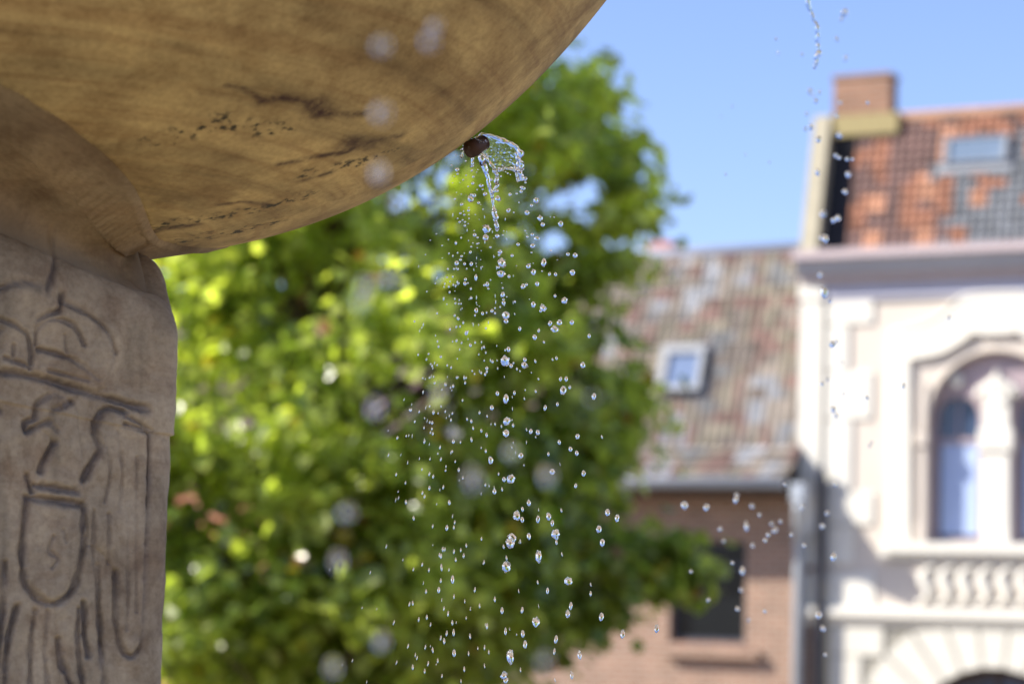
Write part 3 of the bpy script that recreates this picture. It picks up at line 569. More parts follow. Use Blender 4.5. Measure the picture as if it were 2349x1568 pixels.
for y_ in np.linspace(330, 1540, 150):                       # outer twigs that make the right-hand outline
    z = at(1500, y_, TY)[2]; a = random.uniform(-.35, .35); r = crownR(z, 0)*random.uniform(.72, .95)-.17
    if random.random() < (.65 if 380 < y_ < 620 else .35): continue
    clumps.append((np.array([r*math.cos(a), r*math.sin(a), z+random.uniform(-.1, .1)]), random.uniform(.12, .22), random.random()))
for _ in range(130):                                         # dense low skirt
    y_ = random.uniform(1080, 1500); z = at(1200, y_, TY)[2]; a = random.uniform(-1.2, 1.0); r = crownR(z, 0)*random.uniform(.35, .92)
    clumps.append((np.array([r*math.cos(a), r*math.sin(a), z]), random.uniform(.18, .3), random.random()))
for _ in range(9):
    clumps.append((at(random.uniform(1480, 1600), random.uniform(1240, 1350), TY)-np.array([TX, TY, 0]), random.uniform(.14, .22), random.random()))
NL = 50; nC = len(clumps); nL = NL*nC
cc = np.repeat(np.array([c for c, s, q in clumps]), NL, 0); ss = np.repeat(np.array([s for c, s, q in clumps]), NL); qq = np.repeat(np.array([q for c, s, q in clumps]), NL)
off = rng.normal(size=(nL, 3))*ss[:, None]*np.array([.62, .62, .5]); pos = cc+off
q_ = (pos+[TX, TY, 0]-CAM) @ MM; lx = 1174.5+FPX*q_[:, 0]/-q_[:, 2]; ly = 784-FPX*q_[:, 1]/-q_[:, 2]; keep = np.ones(nL, bool)
for gx, gy, gw, gh in ((1300,462,62,26),(1358,425,42,34),(1405,556,42,26),(1252,562,44,26),(1345,500,26,22),(905,470,40,18),(760,512,26,20),(1195,640,16,14),(1460,400,16,14),(1440,480,14,14),(1150,500,14,12),(1335,690,40,26),(1395,815,52,36),(1350,870,30,16),(660,650,24,18)):
    keep &= (np.hypot((lx-gx)/gw, (ly-gy)/gh)+rng.normal(size=nL)*.16 > 1) | (rng.random(nL) < .05)
pos = pos[keep]; cc = cc[keep]; ss = ss[keep]; qq = qq[keep]; nL = len(pos)
nrm = rng.normal(size=(nL, 3))*.6 + np.array([0, 0, .75]) + pos*np.array([.22, .22, 0]); nrm /= np.linalg.norm(nrm, axis=1)[:, None]
dr = rng.normal(size=(nL, 3)) + np.array([0, 0, -.7]); dr -= nrm*(dr*nrm).sum(1)[:, None]; dr /= np.linalg.norm(dr, axis=1)[:, None]
sd = np.cross(nrm, dr); ln = rng.uniform(.085, .15, nL)[:, None]
shape = [(0, 0, 0), (.46, .22, .10), (.42, .66, .08), (0, 1, -.10), (-.42, .66, .08), (-.46, .22, .10)]
LV = np.stack([pos + ln*(a*sd + b*dr + c*nrm) for a, b, c in shape], 1).reshape(-1, 3)
i0 = np.arange(nL)*6; LF = np.concatenate([np.stack([i0, i0+1, i0+2, i0+3], 1), np.stack([i0, i0+3, i0+4, i0+5], 1)])
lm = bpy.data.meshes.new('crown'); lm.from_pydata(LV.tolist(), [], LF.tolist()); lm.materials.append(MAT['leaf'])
zl, zh = at(740, 1300, TY)[2], at(740, 420, TY)[2]; hb = np.clip((pos[:, 2]-zl)/(zh-zl), 0, 1.15)  # light on the upper crown is put into leaf colour, rising with height
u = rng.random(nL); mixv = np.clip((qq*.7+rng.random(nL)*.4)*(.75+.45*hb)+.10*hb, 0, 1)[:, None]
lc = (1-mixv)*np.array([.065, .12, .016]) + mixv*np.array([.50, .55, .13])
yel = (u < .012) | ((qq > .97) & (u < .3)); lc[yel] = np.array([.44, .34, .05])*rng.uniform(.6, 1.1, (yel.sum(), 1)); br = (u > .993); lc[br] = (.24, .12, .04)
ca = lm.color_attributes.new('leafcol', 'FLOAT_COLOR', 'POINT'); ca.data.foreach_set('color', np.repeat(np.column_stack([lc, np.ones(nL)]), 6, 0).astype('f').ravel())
co = bpy.data.objects.new('crown', lm); COL.objects.link(co); co.parent = tree
m = MB(); m.tube([(0,0,-.1),(.03,0,.8),(0,.04,2.0),(.05,0,3.2),(0,.05,4.4),(.1,0,zbot+3.6),(.05,0,ztop-.8)], [.30,.24,.21,.18,.13,.08,.02], 14)
for c, s, q in random.sample(clumps, 150):
    z0 = max(1.9, c[2]-.35*math.hypot(c[0], c[1])-random.uniform(.3, .8)); mid = np.array([c[0]*.5, c[1]*.5, (z0+c[2])/2-.1+.15*random.random()])
    m.tube([(0, 0, z0), mid*.6+np.array([0, 0, z0])*.4, mid, c], [.055, .035, .022, .006], 6)
m.build('trunk', MAT['bark'], tree, True)

# ================================================================ street front
def tiles(name, parent, u0, u1, w0, v0, w1, v1, du, ds, colf, back=True):
    L_ = math.hypot(w1-w0, v1-v0); e = np.array([w1-w0, v1-v0])/L_; nr_ = np.array([-e[1], e[0]])
    nu, ns = int((u1-u0)/du), int(L_/ds); du = (u1-u0)/nu; ds = L_/ns
    v = []; f = []; c = []
    K = 5
    for j in range(ns):
        for i in range(nu):
            b = len(v); jx = random.uniform(-.03, .03)*du; jl = random.uniform(-.02, .04)*ds; col = colf((i+.5)*du, (j+.5)*ds)
            for s_, lift in ((j*ds-jl-ds*.12, .034), ((j+1)*ds, .004)):
                for k_ in range(K):
                    q = k_/(K-1); uu = u0+(i+q)*du*1.0+jx; h = lift+.10*du*math.sin(q*2*math.pi)+.10*du
                    p = e*s_+nr_*h; v.append((uu, w0+p[0], v0+p[1]))
            p0 = e*(j*ds-jl-ds*.12)
            for k_ in range(K-1): f.append((b+k_, b+k_+1, b+K+k_+1, b+K+k_))
            for k_ in range(K): uu = v[b+k_][0]; v.append((uu, w0+p0[0], v0+p0[1]))
            for k_ in range(K-1): f.append((b+2*K+k_, b+2*K+k_+1, b+k_+1, b+k_))
            c += [col]*(3*K)
    # boarding under the tiles
    o = mobj(name, v, f, MAT['tile'], parent)
    ca = o.data.color_attributes.new('tilecol', 'FLOAT_COLOR', 'POINT'); ca.data.foreach_set('color', np.column_stack([np.array(c), np.ones(len(c))]).astype('f').ravel())
    m = MB(); q = nr_*.03; m.sweep([(w0, v0), (w1, v1), (w1-q[0], v1-q[1]-.05), (w0-q[0], v0-q[1])], u0, u1); m.build('roof_boarding', MAT['darkwood'], o)
    return o, ds
def patch(seed, sc, pal, ja=.25):
    def f(u, s):
        h = noise.noise(Vector((math.floor(u/sc)*7.31, math.floor(s/sc)*5.17, seed)))+.35*noise.noise(Vector((u*.8, s*.8, seed+9)))
        h = h*1.1+.5; acc = 0
        i = min(len(pal)-1, max(0, int(h*len(pal)))); k_ = random.uniform(1-ja, 1+ja); return [q*k_ for q in pal[i]]
    return f
FR = dict(loc=(O0[0], O0[1], 0), rz=FROT)
# ---------------- white townhouse
wh = empty('townhouse', label='ornate white and pink townhouse with arched twin window and patchy orange tile roof', cat='house', **FR)
uL, uR = U(1840, 850), U(2349, 850)+3.4
uE = U(1898, 1400)                                           # where the facade is seen to begin beside the pipe's shadow
vE = V(2100, 566, -.25)                                      # gutter top
vFr = V(2100, 684, 0)
# window geometry
cxp = 2285; uc = U(cxp, 1000); Rg = uc-U(2127, 1000); vS = V(cxp, 963); vSill = V(2200, 1245); vSillB = V(2200, 1283)
def arch(c, r, v0, vs, n=28, top=1.0): return [(c-r, v0), (c+r, v0)] + [(c+r*math.cos(a), vs+r*top*math.sin(a)) for a in np.linspace(0, math.pi, n)]
holeA = arch(uc, Rg, vSill, vS)
# ground floor arch
vG = V(cxp, 1530); Ga = Rg*1.25; ucG = uc
m = MB()
vCor = V(2200, 1420)                                         # string course height
m.plate([(uL, vCor), (uR, vCor), (uR, vE-.05), (uL, vE-.05)], [holeA], 0.0, .35)
m.build('upper_wall', MAT['stucco'], wh)
m = MB(); garch = [(ucG-Ga, .0), (ucG+Ga, .0)] + [(ucG+Ga*math.cos(a), vG-Ga+Ga*math.sin(a)) for a in np.linspace(0, math.pi, 30)]
m.plate([(uL, 0), (ucG-Ga, 0)] + [(ucG-Ga*math.cos(a), vG-Ga+Ga*math.sin(a)) for a in np.linspace(0, math.pi, 30)] + [(ucG+Ga, 0), (uR, 0), (uR, vCor), (uL, vCor)], [], 0.0, .35)
m.build('ground_floor_wall', MAT['mortar'], wh)
m = MB(); m.box(uL, uL+.3, .36, 7.5, 0, vE+.5); m.box(uR-.3, uR, .36, 7.5, 0, vE-.06); m.box(uL+.3, uR-.3, 7.2, 7.5, 0, vE-.06); m.build('side_walls', MAT['cream'], wh)
m = MB(); m.box(uc-Rg-.3, uc+Rg+.3, .55, .6, vSill-.3, vS+Rg+.3); m.box(ucG-Ga-.3, ucG+Ga+.3, .8, .85, 0, vG+.3); m.build('dark_rooms', MAT['black'], wh)
# corner quoins (rusticated, alternating) and pilaster strip
m = MB(); e_ = .002
for y0, y1, x1 in ((687,745,2005),(746,851,1949),(852,962,2002),(963,1127,1955),(1128,1204,2005),(1205,1296,1960),(1312,1408,2008)):
    m.box(uL+.03, U(x1, (y0+y1)/2), -.035, e_, V(1950, y1)+.006, V(1950, y0)-.006, .01)
m.build('corner_quoins', MAT['trim'], wh)
m = MB(); m.box(uL-.02, U(1884, 850, -.06), -.06, e_, V(1860, 1296), V(1860, 687)); m.box(uL-.04, U(1888, 660, -.09), -.09, e_, V(1860, 687, -.05), V(1860, 640, -.05)); m.build('corner_pilaster', MAT['trim'], wh)
m = MB(); m.tube([(U(1889, 850, -.05), -.05, V(1889, 1080)), (U(1889, 850, -.05), -.05, V(1889, 690))], .012, 8); m.build('thin_cable_duct', MAT['coping'], wh)
# eaves: gutter, mouldings, frieze
m = MB()
m.sweep([(-.34, V(2100,586,-.34)), (-.37, V(2100,582,-.37)), (-.37, vE+.0), (-.30, vE+.015), (-.05, vE+.015), (-.05, V(2100,588,-.34))], uL-.05, uR+.05); m.build('gutter', MAT['pinkzinc'], wh, False)
m = MB(); a, b, c_, d_ = V(2100,588,-.3), V(2100,622,-.2), V(2100,640,-.12), V(2100,650,-.1)
m.sweep([(-.33, a-.002), (-.02, a-.002), (-.02, b), (-.20, b), (-.22, b+.05), (-.27, b+.09), (-.30, b+.15)], uL-.03, uR+.03); m.build('cornice', MAT['lead'], wh)
m = MB(); m.sweep([(-.13, b-.002), (-.001, b-.002), (-.001, c_), (-.11, c_)], uL-.01, uR+.01); m.build('cornice_band', MAT['pinkzinc'], wh)
m = MB(); m.sweep([(-.045, c_-.002), (.002, c_-.002), (.002, vFr), (-.045, vFr), (-.055, vFr+.03)], uL, uR); m.build('frieze', MAT['frieze'], wh)
# window hood and surround
def px_poly(pts, w=0.0): return [fp(x, y, w)[::2] for x, y in pts]
half_t = [(2037,1245),(2037,770),(2050,757),(2085,752),(2110,748),(2140,735),(2170,715),(2195,690),(2215,676),(2250,672),(2285,670)]
half_b = [(2285,768),(2255,768),(2235,762),(2222,775),(2200,790),(2170,808),(2140,817),(2110,822),(2090,822),(2090,1245)]
A_ = px_poly(half_t); B_ = px_poly(half_b)
outl = A_ + [(2*uc-p[0], p[1]) for p in A_[::-1][1:]] + [(2*uc-p[0], p[1]) for p in B_[::-1]] + B_[1:]
m = MB(); m.plate(outl, [], -.07, e_); m.build('window_surround', MAT['trim'], wh)
m = MB(); t_ = [fp(x, y)[::2] for x, y in half_b[1:9]]; t_ = [(2*uc-p[0], p[1]) for p in t_[::-1]] + [ (uc, t_[0][1])] + t_
m.tube([(p[0], -.07, p[1]+.012) for p in t_[::-1]], .022, 10); m.build('hood_moulding', MAT['trim'], wh, True)
m = MB(); t_ = [fp(x, y)[::2] for x, y in half_t[2:]]; t_ = t_ + [(2*uc-p[0], p[1]) for p in t_[::-1][1:]]
m.tube([(p[0], -.07, p[1]-.02) for p in t_], .022, 10); m.build('upper_hood_moulding', MAT['trim'], wh, True)
# arch ring and jamb pilasters
m = MB(); ring = [(uc+Rg*1.0*math.cos(a), vS+Rg*math.sin(a)) for a in np.linspace(0, math.pi, 32)]
m.tube([(p[0], -.01, p[1]) for p in ring], .028, 8); m.build('arch_moulding', MAT['stucco'], wh, True)
for sg in (-1, 1):
    c0 = uc+sg*(Rg+.05); m = MB(); m.box(c0-.045, c0+.045, -.055, e_, vSill, V(2110, 1025)); m.box(c0-.05, c0+.05, -.055, e_, V(2110, 985), V(2110, 880)); m.box(c0-.075, c0+.075, -.10, e_, V(2110, 1022), V(2110, 990), .012); m.box(c0-.06, c0+.06, -.08, e_, vSill+.001, V(2110, 1200), .01)
    m.build('jamb_pilaster', MAT['stucco'], wh)
# tracery plate with two lights
lr = U(2249, 1000, .16)-U(2198, 1000, .16); lc1 = U(2197, 1000, .16); lc2 = 2*uc-lc1; vl = V(2197, 958, .16)
m = MB(); m.plate(arch(uc, Rg-.003, vSill+.002, vS, 40, .99), [arch(lc1, lr, vSill+.05, vl), arch(lc2, lr, vSill+.05, vl)], .13, .19); tr_ = m.build('tracery', MAT['frame'], wh)
for c_l in (lc1, lc2):
    m = MB(); m.plate(arch(c_l, lr-.002, vSill+.052, vl), [arch(c_l, lr-.022, vSill+.07, vl)], .20, .24); vt = V(2197, 1010, .2)
    m.box(c_l-lr+.021, c_l+lr-.021, .19, .235, vt-.035, vt+.03); m.box(c_l-.01, c_l+.01, .205, .235, vt+.03, vl+lr-.023)
    fr = m.build('window', MAT['frame'], wh)
    m = MB(); m.plate(arch(c_l, lr-.018, vSill+.065, vl), [], .225, .23); m.build('pane', MAT['glass'], fr)
    m = MB(); nn2 = 22
    for i in range(nn2): x0 = c_l-lr+.06+(2*lr-.085)*i/nn2; x1 = x0+(2*lr-.085)/nn2; m.add([(x0, .222-.006*(i % 2), vSill+.12), (x1, .222-.006*((i+1) % 2), vSill+.12), (x1, .222-.006*((i+1) % 2), vt-.04), (x0, .222-.006*(i % 2), vt-.04)], [(0, 1, 2, 3)])
    m.build('curtain', MAT['curtain'], fr, True)
m = MB(); cw = (U(2318, 1100, .02)-U(2248, 1100, .02))/2*.92
m.box(uc-cw, uc+cw, .0, .125, vSill+.002, V(cxp, 1035, .02), .02); m.box(uc-cw*1.25, uc+cw*1.25, -.04, .125, V(cxp, 1035, .02), V(cxp, 985, .02), .02); m.box(uc-cw*.95, uc+cw*.95, .0, .125, V(cxp, 985, .02), V(cxp, 930, .02), .01)
m.build('mullion', MAT['trim'], wh)
m = MB(); c0 = np.array([uc, .05, V(cxp, 895, .05)])
for a, b, r_ in ((0,.0,.12),(0,.12,.085),(-.13,.03,.08),(.13,.03,.08),(-.10,-.12,.10),(.10,-.12,.10),(-.21,.0,.06),(.21,.0,.06),(0,-.18,.14),(-.25,-.05,.05),(.25,-.05,.05),(-.08,.09,.06),(.08,.09,.06),(0,.21,.045)): m.ball(c0+[a, 0, b], (r_, .07, r_), 14, 10, .35)
m.build('carved_foliage', MAT['trim'], wh, True)
for c_l in (lc1, lc2):
    m = MB(); c0 = np.array([c_l, .09, V(2200, 872, .09)]); m.ball(c0, (.075, .05, .075), 16, 10)
    for a in range(6): m.ball(c0+[.065*math.cos(a*math.pi/3), 0, .065*math.sin(a*math.pi/3)], (.035, .045, .035), 10, 6)
    m.build('rosette', MAT['trim'], wh, True)
# sill, scrolled panel, string course
u0s = U(2018, 1260); u1s = 2*uc-u0s
m = MB(); m.sweep([(-.16, vSill), (e_, vSill+.01), (e_, vSillB), (-.08, vSillB), (-.11, vSillB+.07), (-.16, vSillB+.09)], u0s+.14, u1s-.14); m.sweep([(-.10, vSill-.03), (e_, vSill-.03), (e_, vSillB), (-.09, vSillB)], u0s+.02, u1s-.02); m.build('window_sill', MAT['trim'], wh)
vPb = V(2200, 1400); up0 = U(2096, 1330); up1 = 2*uc-up0
m = MB(); m.box(up0, up1, -.008, e_, vPb, vSillB-.01); m.build('scroll_panel', MAT['stucco'], wh)
m = MB(); nS = 8; st = (up1-up0-.1)/nS
for i in range(nS):
    ub = up0+.05+(i+.5)*st; hh = vSillB-vPb-.05; zc_ = (vSillB+vPb)/2
    pts = []; rad_ = []
    for q in np.linspace(0, 1, 14):
        a = q*math.pi*1.25; pts.append((ub + st*(.85*(q-.5)) + st*.38*math.sin(q*2*math.pi), -.045, zc_-hh*.42+hh*.84*q)); rad_.append((.012+.062*math.sin(q*math.pi)**.8)*st/.27)
    m.tube(pts, rad_, 10)
    m.ball((ub+st*.32, -.04, zc_+hh*.36), (.04, .03, .035), 10, 6); m.ball((ub-st*.32, -.04, zc_-hh*.36), (.04, .03, .035), 10, 6)
m.build('wave_scrolls', MAT['trim'], wh, True)
vC0, vC1 = V(2000, 1412), V(2000, 1424)
m = MB(); m.sweep([(-.13, vPb-.0), (-.13, vC0+.0), (-.09, vC0-.03), (-.04, vC1-.06), (e_, vC1-.06), (e_, vPb+.02), (-.04, vPb+.02)], uL+.10, uR+.02); m.build('string_course', MAT['trim'], wh)
# rusticated ground floor: ashlar and voussoirs
vTopG = vC1-.07; vcG = vG-Ga; Ro = Ga*1.0
rows_ = [V(2000, 1424)-.07, V(2000, 1505), V(2000, 1590), V(2000,1675), V(2000,1760)]; RV = Ga+.75
k_ = 0
for sg in (-1, 1):
    m = MB()
    for a0, a1 in zip(rows_[:-1], rows_[1:]):
        lim = uc+sg*(Ga + .02)
        zmid = a1; inside = (RV**2-(zmid-vcG)**2); edge = uc+sg*math.sqrt(inside) if inside > 0 else uc
        end = uE+.02 if sg < 0 else uR-.02
        if sg < 0:
            x = end; i = 0
            while x < edge-.15:
                w_ = (.62 if (i+k_) % 2 else .78); x2 = min(x+w_, edge-.012); m.box(x+.006, x2-.006, -.03, e_, a1+.006, a0-.006, .012); x += w_; i += 1
        else:
            x = end; i = 0
            while x > edge+.15:
                w_ = .7; x2 = max(x-w_, edge+.012); m.box(x2+.006, x-.006, -.03, e_, a1+.006, a0-.006, .012); x -= w_; i += 1
        k_ += 1
    m.build('ashlar_blocks', MAT['cream'], wh)
m = MB(); nV = 13
for i in range(nV):
    a0 = math.pi*i/nV+.011; a1 = math.pi*(i+1)/nV-.011
    def ro(a):
        r = RV/ max(.001, 1); zt_ = (vTopG-vcG)/max(.02, math.sin(a)); return min(zt_-.006, RV+.0)
    p = [(uc+Ga*math.cos(a0), vcG+Ga*math.sin(a0)), (uc+ro(a0)*math.cos(a0), vcG+ro(a0)*math.sin(a0)), (uc+ro(a1)*math.cos(a1), vcG+ro(a1)*math.sin(a1)), (uc+Ga*math.cos(a1), vcG+Ga*math.sin(a1))]
    m.plate(p, [], -.07, e_)
m.build('voussoirs', MAT['cream'], wh)
m = MB(); m.plate(garch, [[(ucG-Ga*.9, .1), (ucG+Ga*.9, .1)] + [(ucG+Ga*.9*math.cos(a), vcG+Ga*.9*math.sin(a)) for a in np.linspace(0, math.pi, 24)]], .15, .2); m.box(ucG-.03, ucG+.03, .15, .2, .1, vG-.05); m.box(ucG-Ga*.9, ucG+Ga*.9, .14, .2, vcG-.04, vcG+.04); f_ = m.build('ground_floor_window', MAT['darkwood'], wh)
m = MB(); m.plate(garch, [], .21, .215); m.build('pane', MAT['glass'], f_)
# roof, parapet, chimney, skylight
wR, vR = .34, V(2250, 262, .34); w0r = -.12; v0r = vE+.03; uT = U(1950, 560)
pal = [(.15,.16,.16),(.17,.19,.19),(.20,.09,.05),(.36,.115,.045),(.40,.13,.045),(.46,.16,.055),(.62,.25,.10),(.40,.13,.05)]
def wcol(u, s):
    s = s+random.uniform(-.05, .05); u = u+random.uniform(-.04, .04); ku = math.floor(u/.235); ks = math.floor(s/.25); h = noise.cell(Vector((ku+.5, ks+.5, 4.5))); 
    low_ = s < 1.55 and u > 1.15+.2*math.sin(s*5); r_ = random.uniform(.8, 1.2)
    if low_ and h < .45: c = (.12,.13,.145)
    elif h > .86: c = (.40,.20,.12)
    elif h < .14: c = (.13,.075,.065)
    elif .3 < h < .45: c = (.20,.085,.05)
    else: c = (.25,.11,.065)
    return [q*r_ for q in c]
rf, _ = tiles('roof', wh, uT+.0, uR+.05, w0r, v0r, wR, vR, .115, .125, wcol)
m = MB(); m.tube([(U(1897, 560), wR+.02, vR+.02), (uR+.05, wR+.02, vR+.02)], .09, 10); m.build('ridge_tiles', MAT['chimbrick'], rf, True)
m = MB(); m.sweep([(wR, vR), (wR+4.5, vR+.2), (wR+7, vE), (wR+6.9, vE-.05), (wR, vR-.06)], uT, uR+.05); m.build('rear_roof_slope', MAT['darkwood'], rf)
el = math.atan2(vR-v0r, wR-w0r); pe = np.array([math.cos(el), math.sin(el)]); pn = np.array([-pe[1], pe[0]])
def onroof(s, h): q = np.array([w0r, v0r])+pe*s+pn*h; return (float(q[0]), float(q[1]))
Lr = math.hypot(wR-w0r, vR-v0r)
pu0, pu1 = U(1855, 500), U(1889, 500)
m = MB(); m.sweep([onroof(-.12, -.3), onroof(-.12, .13), onroof(Lr*1.02, .13), (wR+.3, vR+.1), (wR+.3, vR-.5)], pu0, pu1); m.build('gable_parapet', MAT['coping'], wh)
m = MB(); m.sweep([onroof(-.13, .132), onroof(-.13, .17), onroof(Lr*1.03, .17), onroof(Lr*1.03, .132)], pu0-.015, pu1+.01); m.build('parapet_coping', MAT['coping'], wh)
m = MB(); m.sweep([onroof(-.05, -.35), onroof(-.05, -.10), onroof(Lr, -.10), onroof(Lr, -.35)], pu1, uT); m.box(pu1, uT, wR-.05, wR+.1, vR-.4, vR-.02); m.build('parapet_shadow_strip', MAT['black'], wh)  # parapet's shadow on the roof, put in as a black strip
cw0 = wR-.06; cu0, cu1 = U(1912, 220, cw0), U(2041, 220, cw0)
m = MB(); m.box(cu0, cu1, cw0, cw0+.34, vR-.1, V(1975, 176, cw0)); m.build('chimney', MAT['chimbrick'], wh)
m = MB(); m.box(cu0-.02, cu1+.02, cw0-.02, cw0+.36, V(1975, 180, cw0), V(1975, 170, cw0)); m.build('chimney_cap', MAT['chimbrick'], wh)
m = MB(); m.box(cu0+.0, cu1+.14, cw0-.08, cw0+.42, vR-.2, V(1990, 264, cw0)); ch = m.build('chimney_flashing', MAT['flash'], wh)
# skylight lying in the roof slope
def roof_hit(x, y):
    d = ray(x, y); nW = WN*pn[0]+np.array([0, 0, pn[1]]); P0 = O0+WN*w0r+np.array([0, 0, v0r])
    t = ((P0-CAM) @ nW)/(d @ nW); P = CAM+d*t-O0; return float(P @ UR), float((P @ WN-w0r)/pe[0])
def slab(m, ua, ub, sa, sb, h0, h1):
    q = [(ua, sa), (ub, sa), (ub, sb), (ua, sb)]; v = [(u_, *onroof(s_, h0)) for u_, s_ in q]+[(u_, *onroof(s_, h1)) for u_, s_ in q]
    m.add(v, [(3,2,1,0),(4,5,6,7),(0,1,5,4),(1,2,6,5),(2,3,7,6),(3,0,4,7)])
a = roof_hit(2168, 382); b = roof_hit(2318, 315)
m = MB(); slab(m, a[0], a[0]+.06, a[1], b[1], .02, .12); slab(m, b[0]-.06, b[0], a[1], b[1], .02, .12); slab(m, a[0]+.06, b[0]-.06, a[1], a[1]+.02, .02, .11); slab(m, a[0]+.06, b[0]-.06, b[1]-.02, b[1], .02, .11); slab(m, a[0]-.08, b[0]+.08, a[1]-.14, a[1]-.002, .015, .06)
sk = m.build('skylight', MAT['white_frame'], wh)
m = MB(); slab(m, a[0]+.055, b[0]-.055, a[1]+.02, b[1]-.02, .05, .09); m.build('pane', MAT['skyglass'], sk)

# ---------------- brick house
bh = empty('brick_house', label='lower pinkish brick house with mottled grey brown tile roof and zinc gutter', cat='house', **FR)
bu0, bu1 = U(1000, 1400), U(1838, 1400); buW = U(1864, 1400, -.03)
wE = -.70; vBE = V(1700, 1099, wE); RW = 1.0; vBR = V(1700, 578, RW); vBK = vBE+.50
win = [U(1538, 1360), U(1712, 1360), V(1620, 1472), V(1620, 1240)]
m = MB(); vW = vBE-.18
m.plate([(bu0, 0), (buW, 0), (buW, vW), (bu0, vW)], [[(win[0], win[2]), (win[1], win[2]), (win[1], win[3]), (win[0], win[3])]], -.03, -.003)
m.plate([(bu0, 0), (bu1-.03, 0), (bu1-.03, vW), (bu0, vW)], [[(win[0], win[2]), (win[1], win[2]), (win[1], win[3]), (win[0], win[3])]], -.003, .3)
m.box(bu0, bu0+.3, .302, 6, 0, vW); m.box(bu0+.3, bu1-.05, 5.7, 6, 0, vW); m.build('wall', MAT['brick'], bh)
m = MB(); m.box(win[0]-.05, win[1]+.05, .302, .35, win[2]-.1, win[3]+.1); m.build('dark_room', MAT['black'], bh)
m = MB(); t = .06; m.plate([(win[0]+.002, win[2]+.002), (win[1]-.002, win[2]+.002), (win[1]-.002, win[3]-.002), (win[0]+.002, win[3]-.002)], [[(win[0]+t, win[2]+t), (win[1]-t, win[2]+t), (win[1]-t, win[3]-t), (win[0]+t, win[3]-t)]], .10, .16)
m.box(win[0]+t, win[1]-t, .10, .155, V(1620,1300), V(1620,1300)+.05); fr = m.build('window', MAT['shadow_and_frame'], bh)
m = MB(); m.box(win[0]+.05, win[1]-.05, .13, .14, win[2]+.05, win[3]-.05); m.build('pane', MAT['darkglass'], fr)
m = MB(); m.box(U(1525, 1500, -.08), U(1742, 1500, -.08), -.16, -.004, V(1620, 1506, -.1), V(1620, 1488, -.1)); m.box(win[0]-.02, win[1]+.02, -.05, .09, V(1620, 1488, -.1)+.002, win[2]-.002); m.build('window_sill', MAT['brick'], fr)
pal2 = [(.10,.10,.12),(.15,.155,.16),(.13,.11,.095),(.17,.15,.115),(.16,.10,.085),(.19,.165,.14),(.23,.24,.26),(.15,.12,.10)]
def bcol(u, s):
    h = noise.noise(Vector((u*.9, s*1.1, 2.2)))*.6 + noise.noise(Vector((u*2.6, s*2.6, 7)))*.4 + .5; i = min(7, max(0, int(h*8))); r_ = random.uniform(.75, 1.25); return [q*r_ for q in pal2[i]]
rb, _ = tiles('roof', bh, bu0-.1, bu1-.01, -.02, vBK, RW, vBR, .12, .17, bcol); tiles('eaves_tiles', rb, bu0-.1, bu1-.01, wE+.05, vBE, -.03, vBK-.01, .12, .17, bcol)
m = MB(); m.tube([(bu0-.1, RW+.02, vBR+.02), (bu1, RW+.02, vBR+.02)], .085, 10); m.build('ridge_tiles', MAT['lead'], rb, True)
m = MB(); m.sweep([(RW, vBR), (4.5, vBR+.1), (6.5, vBE), (6.45, vBE-.05), (RW, vBR-.06)], bu0-.1, bu1-.01); m.build('rear_roof_slope', MAT['darkwood'], rb)
m = MB(); gv = vBE+.02; gr2_ = .095
prof = [(wE-.09+gr2_*math.cos(a), gv-.02+gr2_*1.25*math.sin(a)) for a in np.linspace(math.pi, 2*math.pi, 10)]; prof = prof + [(p[0]*1+.0, p[1]+.01) for p in [(wE-.09+.085, gv-.02), (wE-.09-.085, gv-.02)]]
m.sweep(prof, bu0-.1, bu1+.02); m.build('gutter', MAT['palepipe'], bh, True)
m = MB(); m.box(bu0-.1, bu1-.02, wE+.02, wE+.06, vBE-.16, vBE-.035); m.box(bu0-.1, bu1-.02, wE+.062, -.035, vBE-.19, vBE-.165); m.build('eaves_board', MAT['darkwood'], bh)
pc = U(1838, 1150, wE-.0); wl = -.13
m = MB(); m.box(pc-.09, pc+.09, wE-.17, wE+.0, vBE-.30, vBE-.06, .02); m.build('rain_hopper', MAT['palepipe'], bh)
pd = U(1832, 1400, wl)
m = MB(); m.tube([(pc, wE-.08, vBE-.28), (pc, wE-.06, vBE-.38), (pd, wl-.06, vBE-.70), (pd, wl, vBE-.82), (pd, wl, .0)], .078, 14); m.build('downpipe', MAT['palepipe'], bh, True)
# roof light
bel = math.atan2(vBR-vBK, RW+.02); pe = np.array([math.cos(bel), math.sin(bel)]); pn = np.array([-pe[1], pe[0]]); w0r = -.02; v0r = vBK
a = roof_hit(1512, 905); b = roof_hit(1628, 800)
m = MB(); slab(m, a[0], a[0]+.11, a[1], b[1], .0, .16); slab(m, b[0]-.07, b[0], a[1], b[1], .0, .16); slab(m, a[0]+.11, b[0]-.07, a[1], a[1]+.07, .0, .16); slab(m, a[0]+.11, b[0]-.07, b[1]-.12, b[1], .0, .16)
sk = m.build('skylight', MAT['white_frame'], bh)
m = MB(); slab(m, a[0]+.105, b[0]-.065, a[1]+.065, b[1]-.115, .05, .11); m.build('pane', MAT['roofpane'], sk)
cu = U(1525, 570, 1.6); m = MB(); m.box(cu-.16, cu+.18, 1.4, 1.9, vBR-.5, V(1525, 552, 1.4)); m.build('chimney', MAT['salmon'], bh)
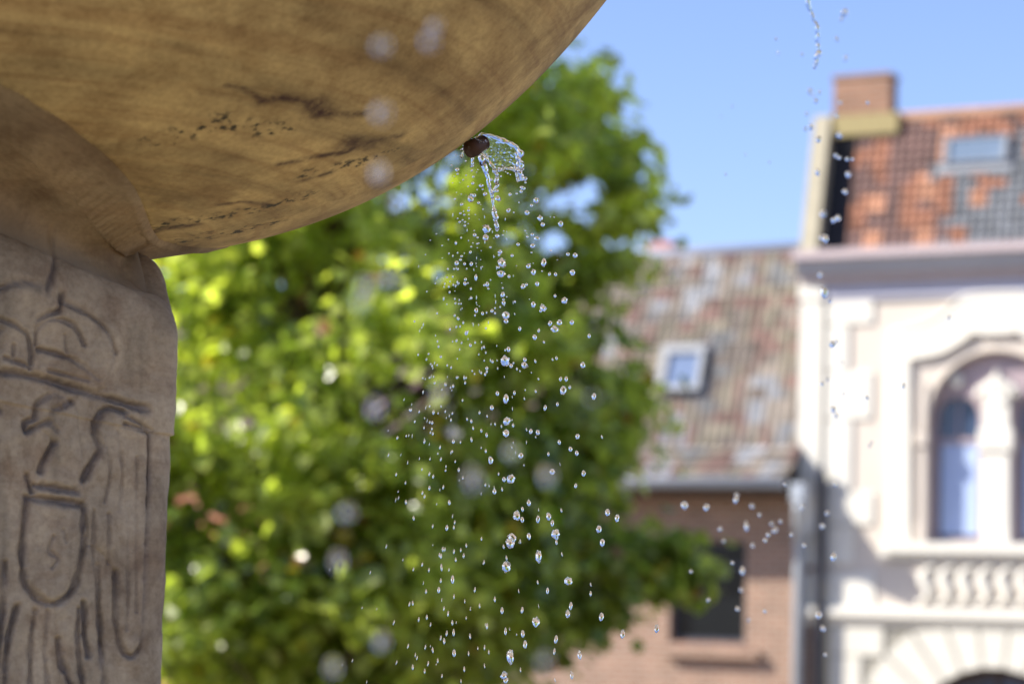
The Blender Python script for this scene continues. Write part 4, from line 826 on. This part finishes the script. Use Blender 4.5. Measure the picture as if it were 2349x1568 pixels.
# downpipe's shadow in the corner between the houses, modelled as a dark tube
dp = U(1881, 1350, -.14); m = MB(); m.tube([(dp, -.14, 0), (dp, -.14, V(1881, 1075, -.14)-.1), (dp-.04, -.2, V(1881, 1075, -.14))], .068, 14); m.build('downpipe_shadow', MAT['shadow_and_frame'], wh, True)

# ---------------- salmon house behind the tree
sh = empty('salmon_brick_house', label='salmon red brick house behind the leafy tree, mostly hidden by it', cat='house', **FR)
su0, su1 = U(-500, 1400), bu0-.02; vSE = V(700, 1010, -.3)
m = MB(); wins = []
for x in (150, 520, 820): wins.append([(U(x-70,1300), V(x,1480)), (U(x+70,1300), V(x,1480)), (U(x+70,1300), V(x,1230)), (U(x-70,1300), V(x,1230))])
m.plate([(su0, 0), (su1, 0), (su1, vSE), (su0, vSE)], wins, 0, .3); m.box(su0, su0+.3, .302, 7, 0, vSE); m.box(su0+.3, su1, 6.7, 7, 0, vSE); m.build('wall', MAT['salmon'], sh)
for wn_ in wins:
    (x0, z0), (x1, z1) = wn_[0], wn_[2]; m = MB(); m.plate([(x0+.002, z0+.002), (x1-.002, z0+.002), (x1-.002, z1-.002), (x0+.002, z1-.002)], [[(x0+.08, z0+.08), (x1-.08, z0+.08), (x1-.08, z1-.08), (x0+.08, z1-.08)]], .1, .16); m.box((x0+x1)/2-.03, (x0+x1)/2+.03, .1, .16, z0+.08, z1-.08)
    fr = m.build('window', MAT['white_frame'], sh); m = MB(); m.box(x0+.07, x1-.07, .165, .17, z0+.07, z1-.07); m.build('pane', MAT['glass'], fr)
vSR = V(700, 700, 3.2)
tiles('roof', sh, su0-.1, su1-.02, -.35, vSE, 3.2, vSR, .2, .28, lambda u, s: [q*random.uniform(.8, 1.2) for q in (.14, .10, .09)])
m = MB(); m.sweep([(3.2, vSR), (6.9, vSE), (6.85, vSE-.05), (3.2, vSR-.06)], su0-.1, su1-.02); m.build('rear_roof_slope', MAT['darkwood'], sh)
m = MB(); m.tube([(su0-.1, -.42, vSE-.03), (su1-.02, -.42, vSE-.03)], .08, 10); m.build('gutter', MAT['palepipe'], sh, True)
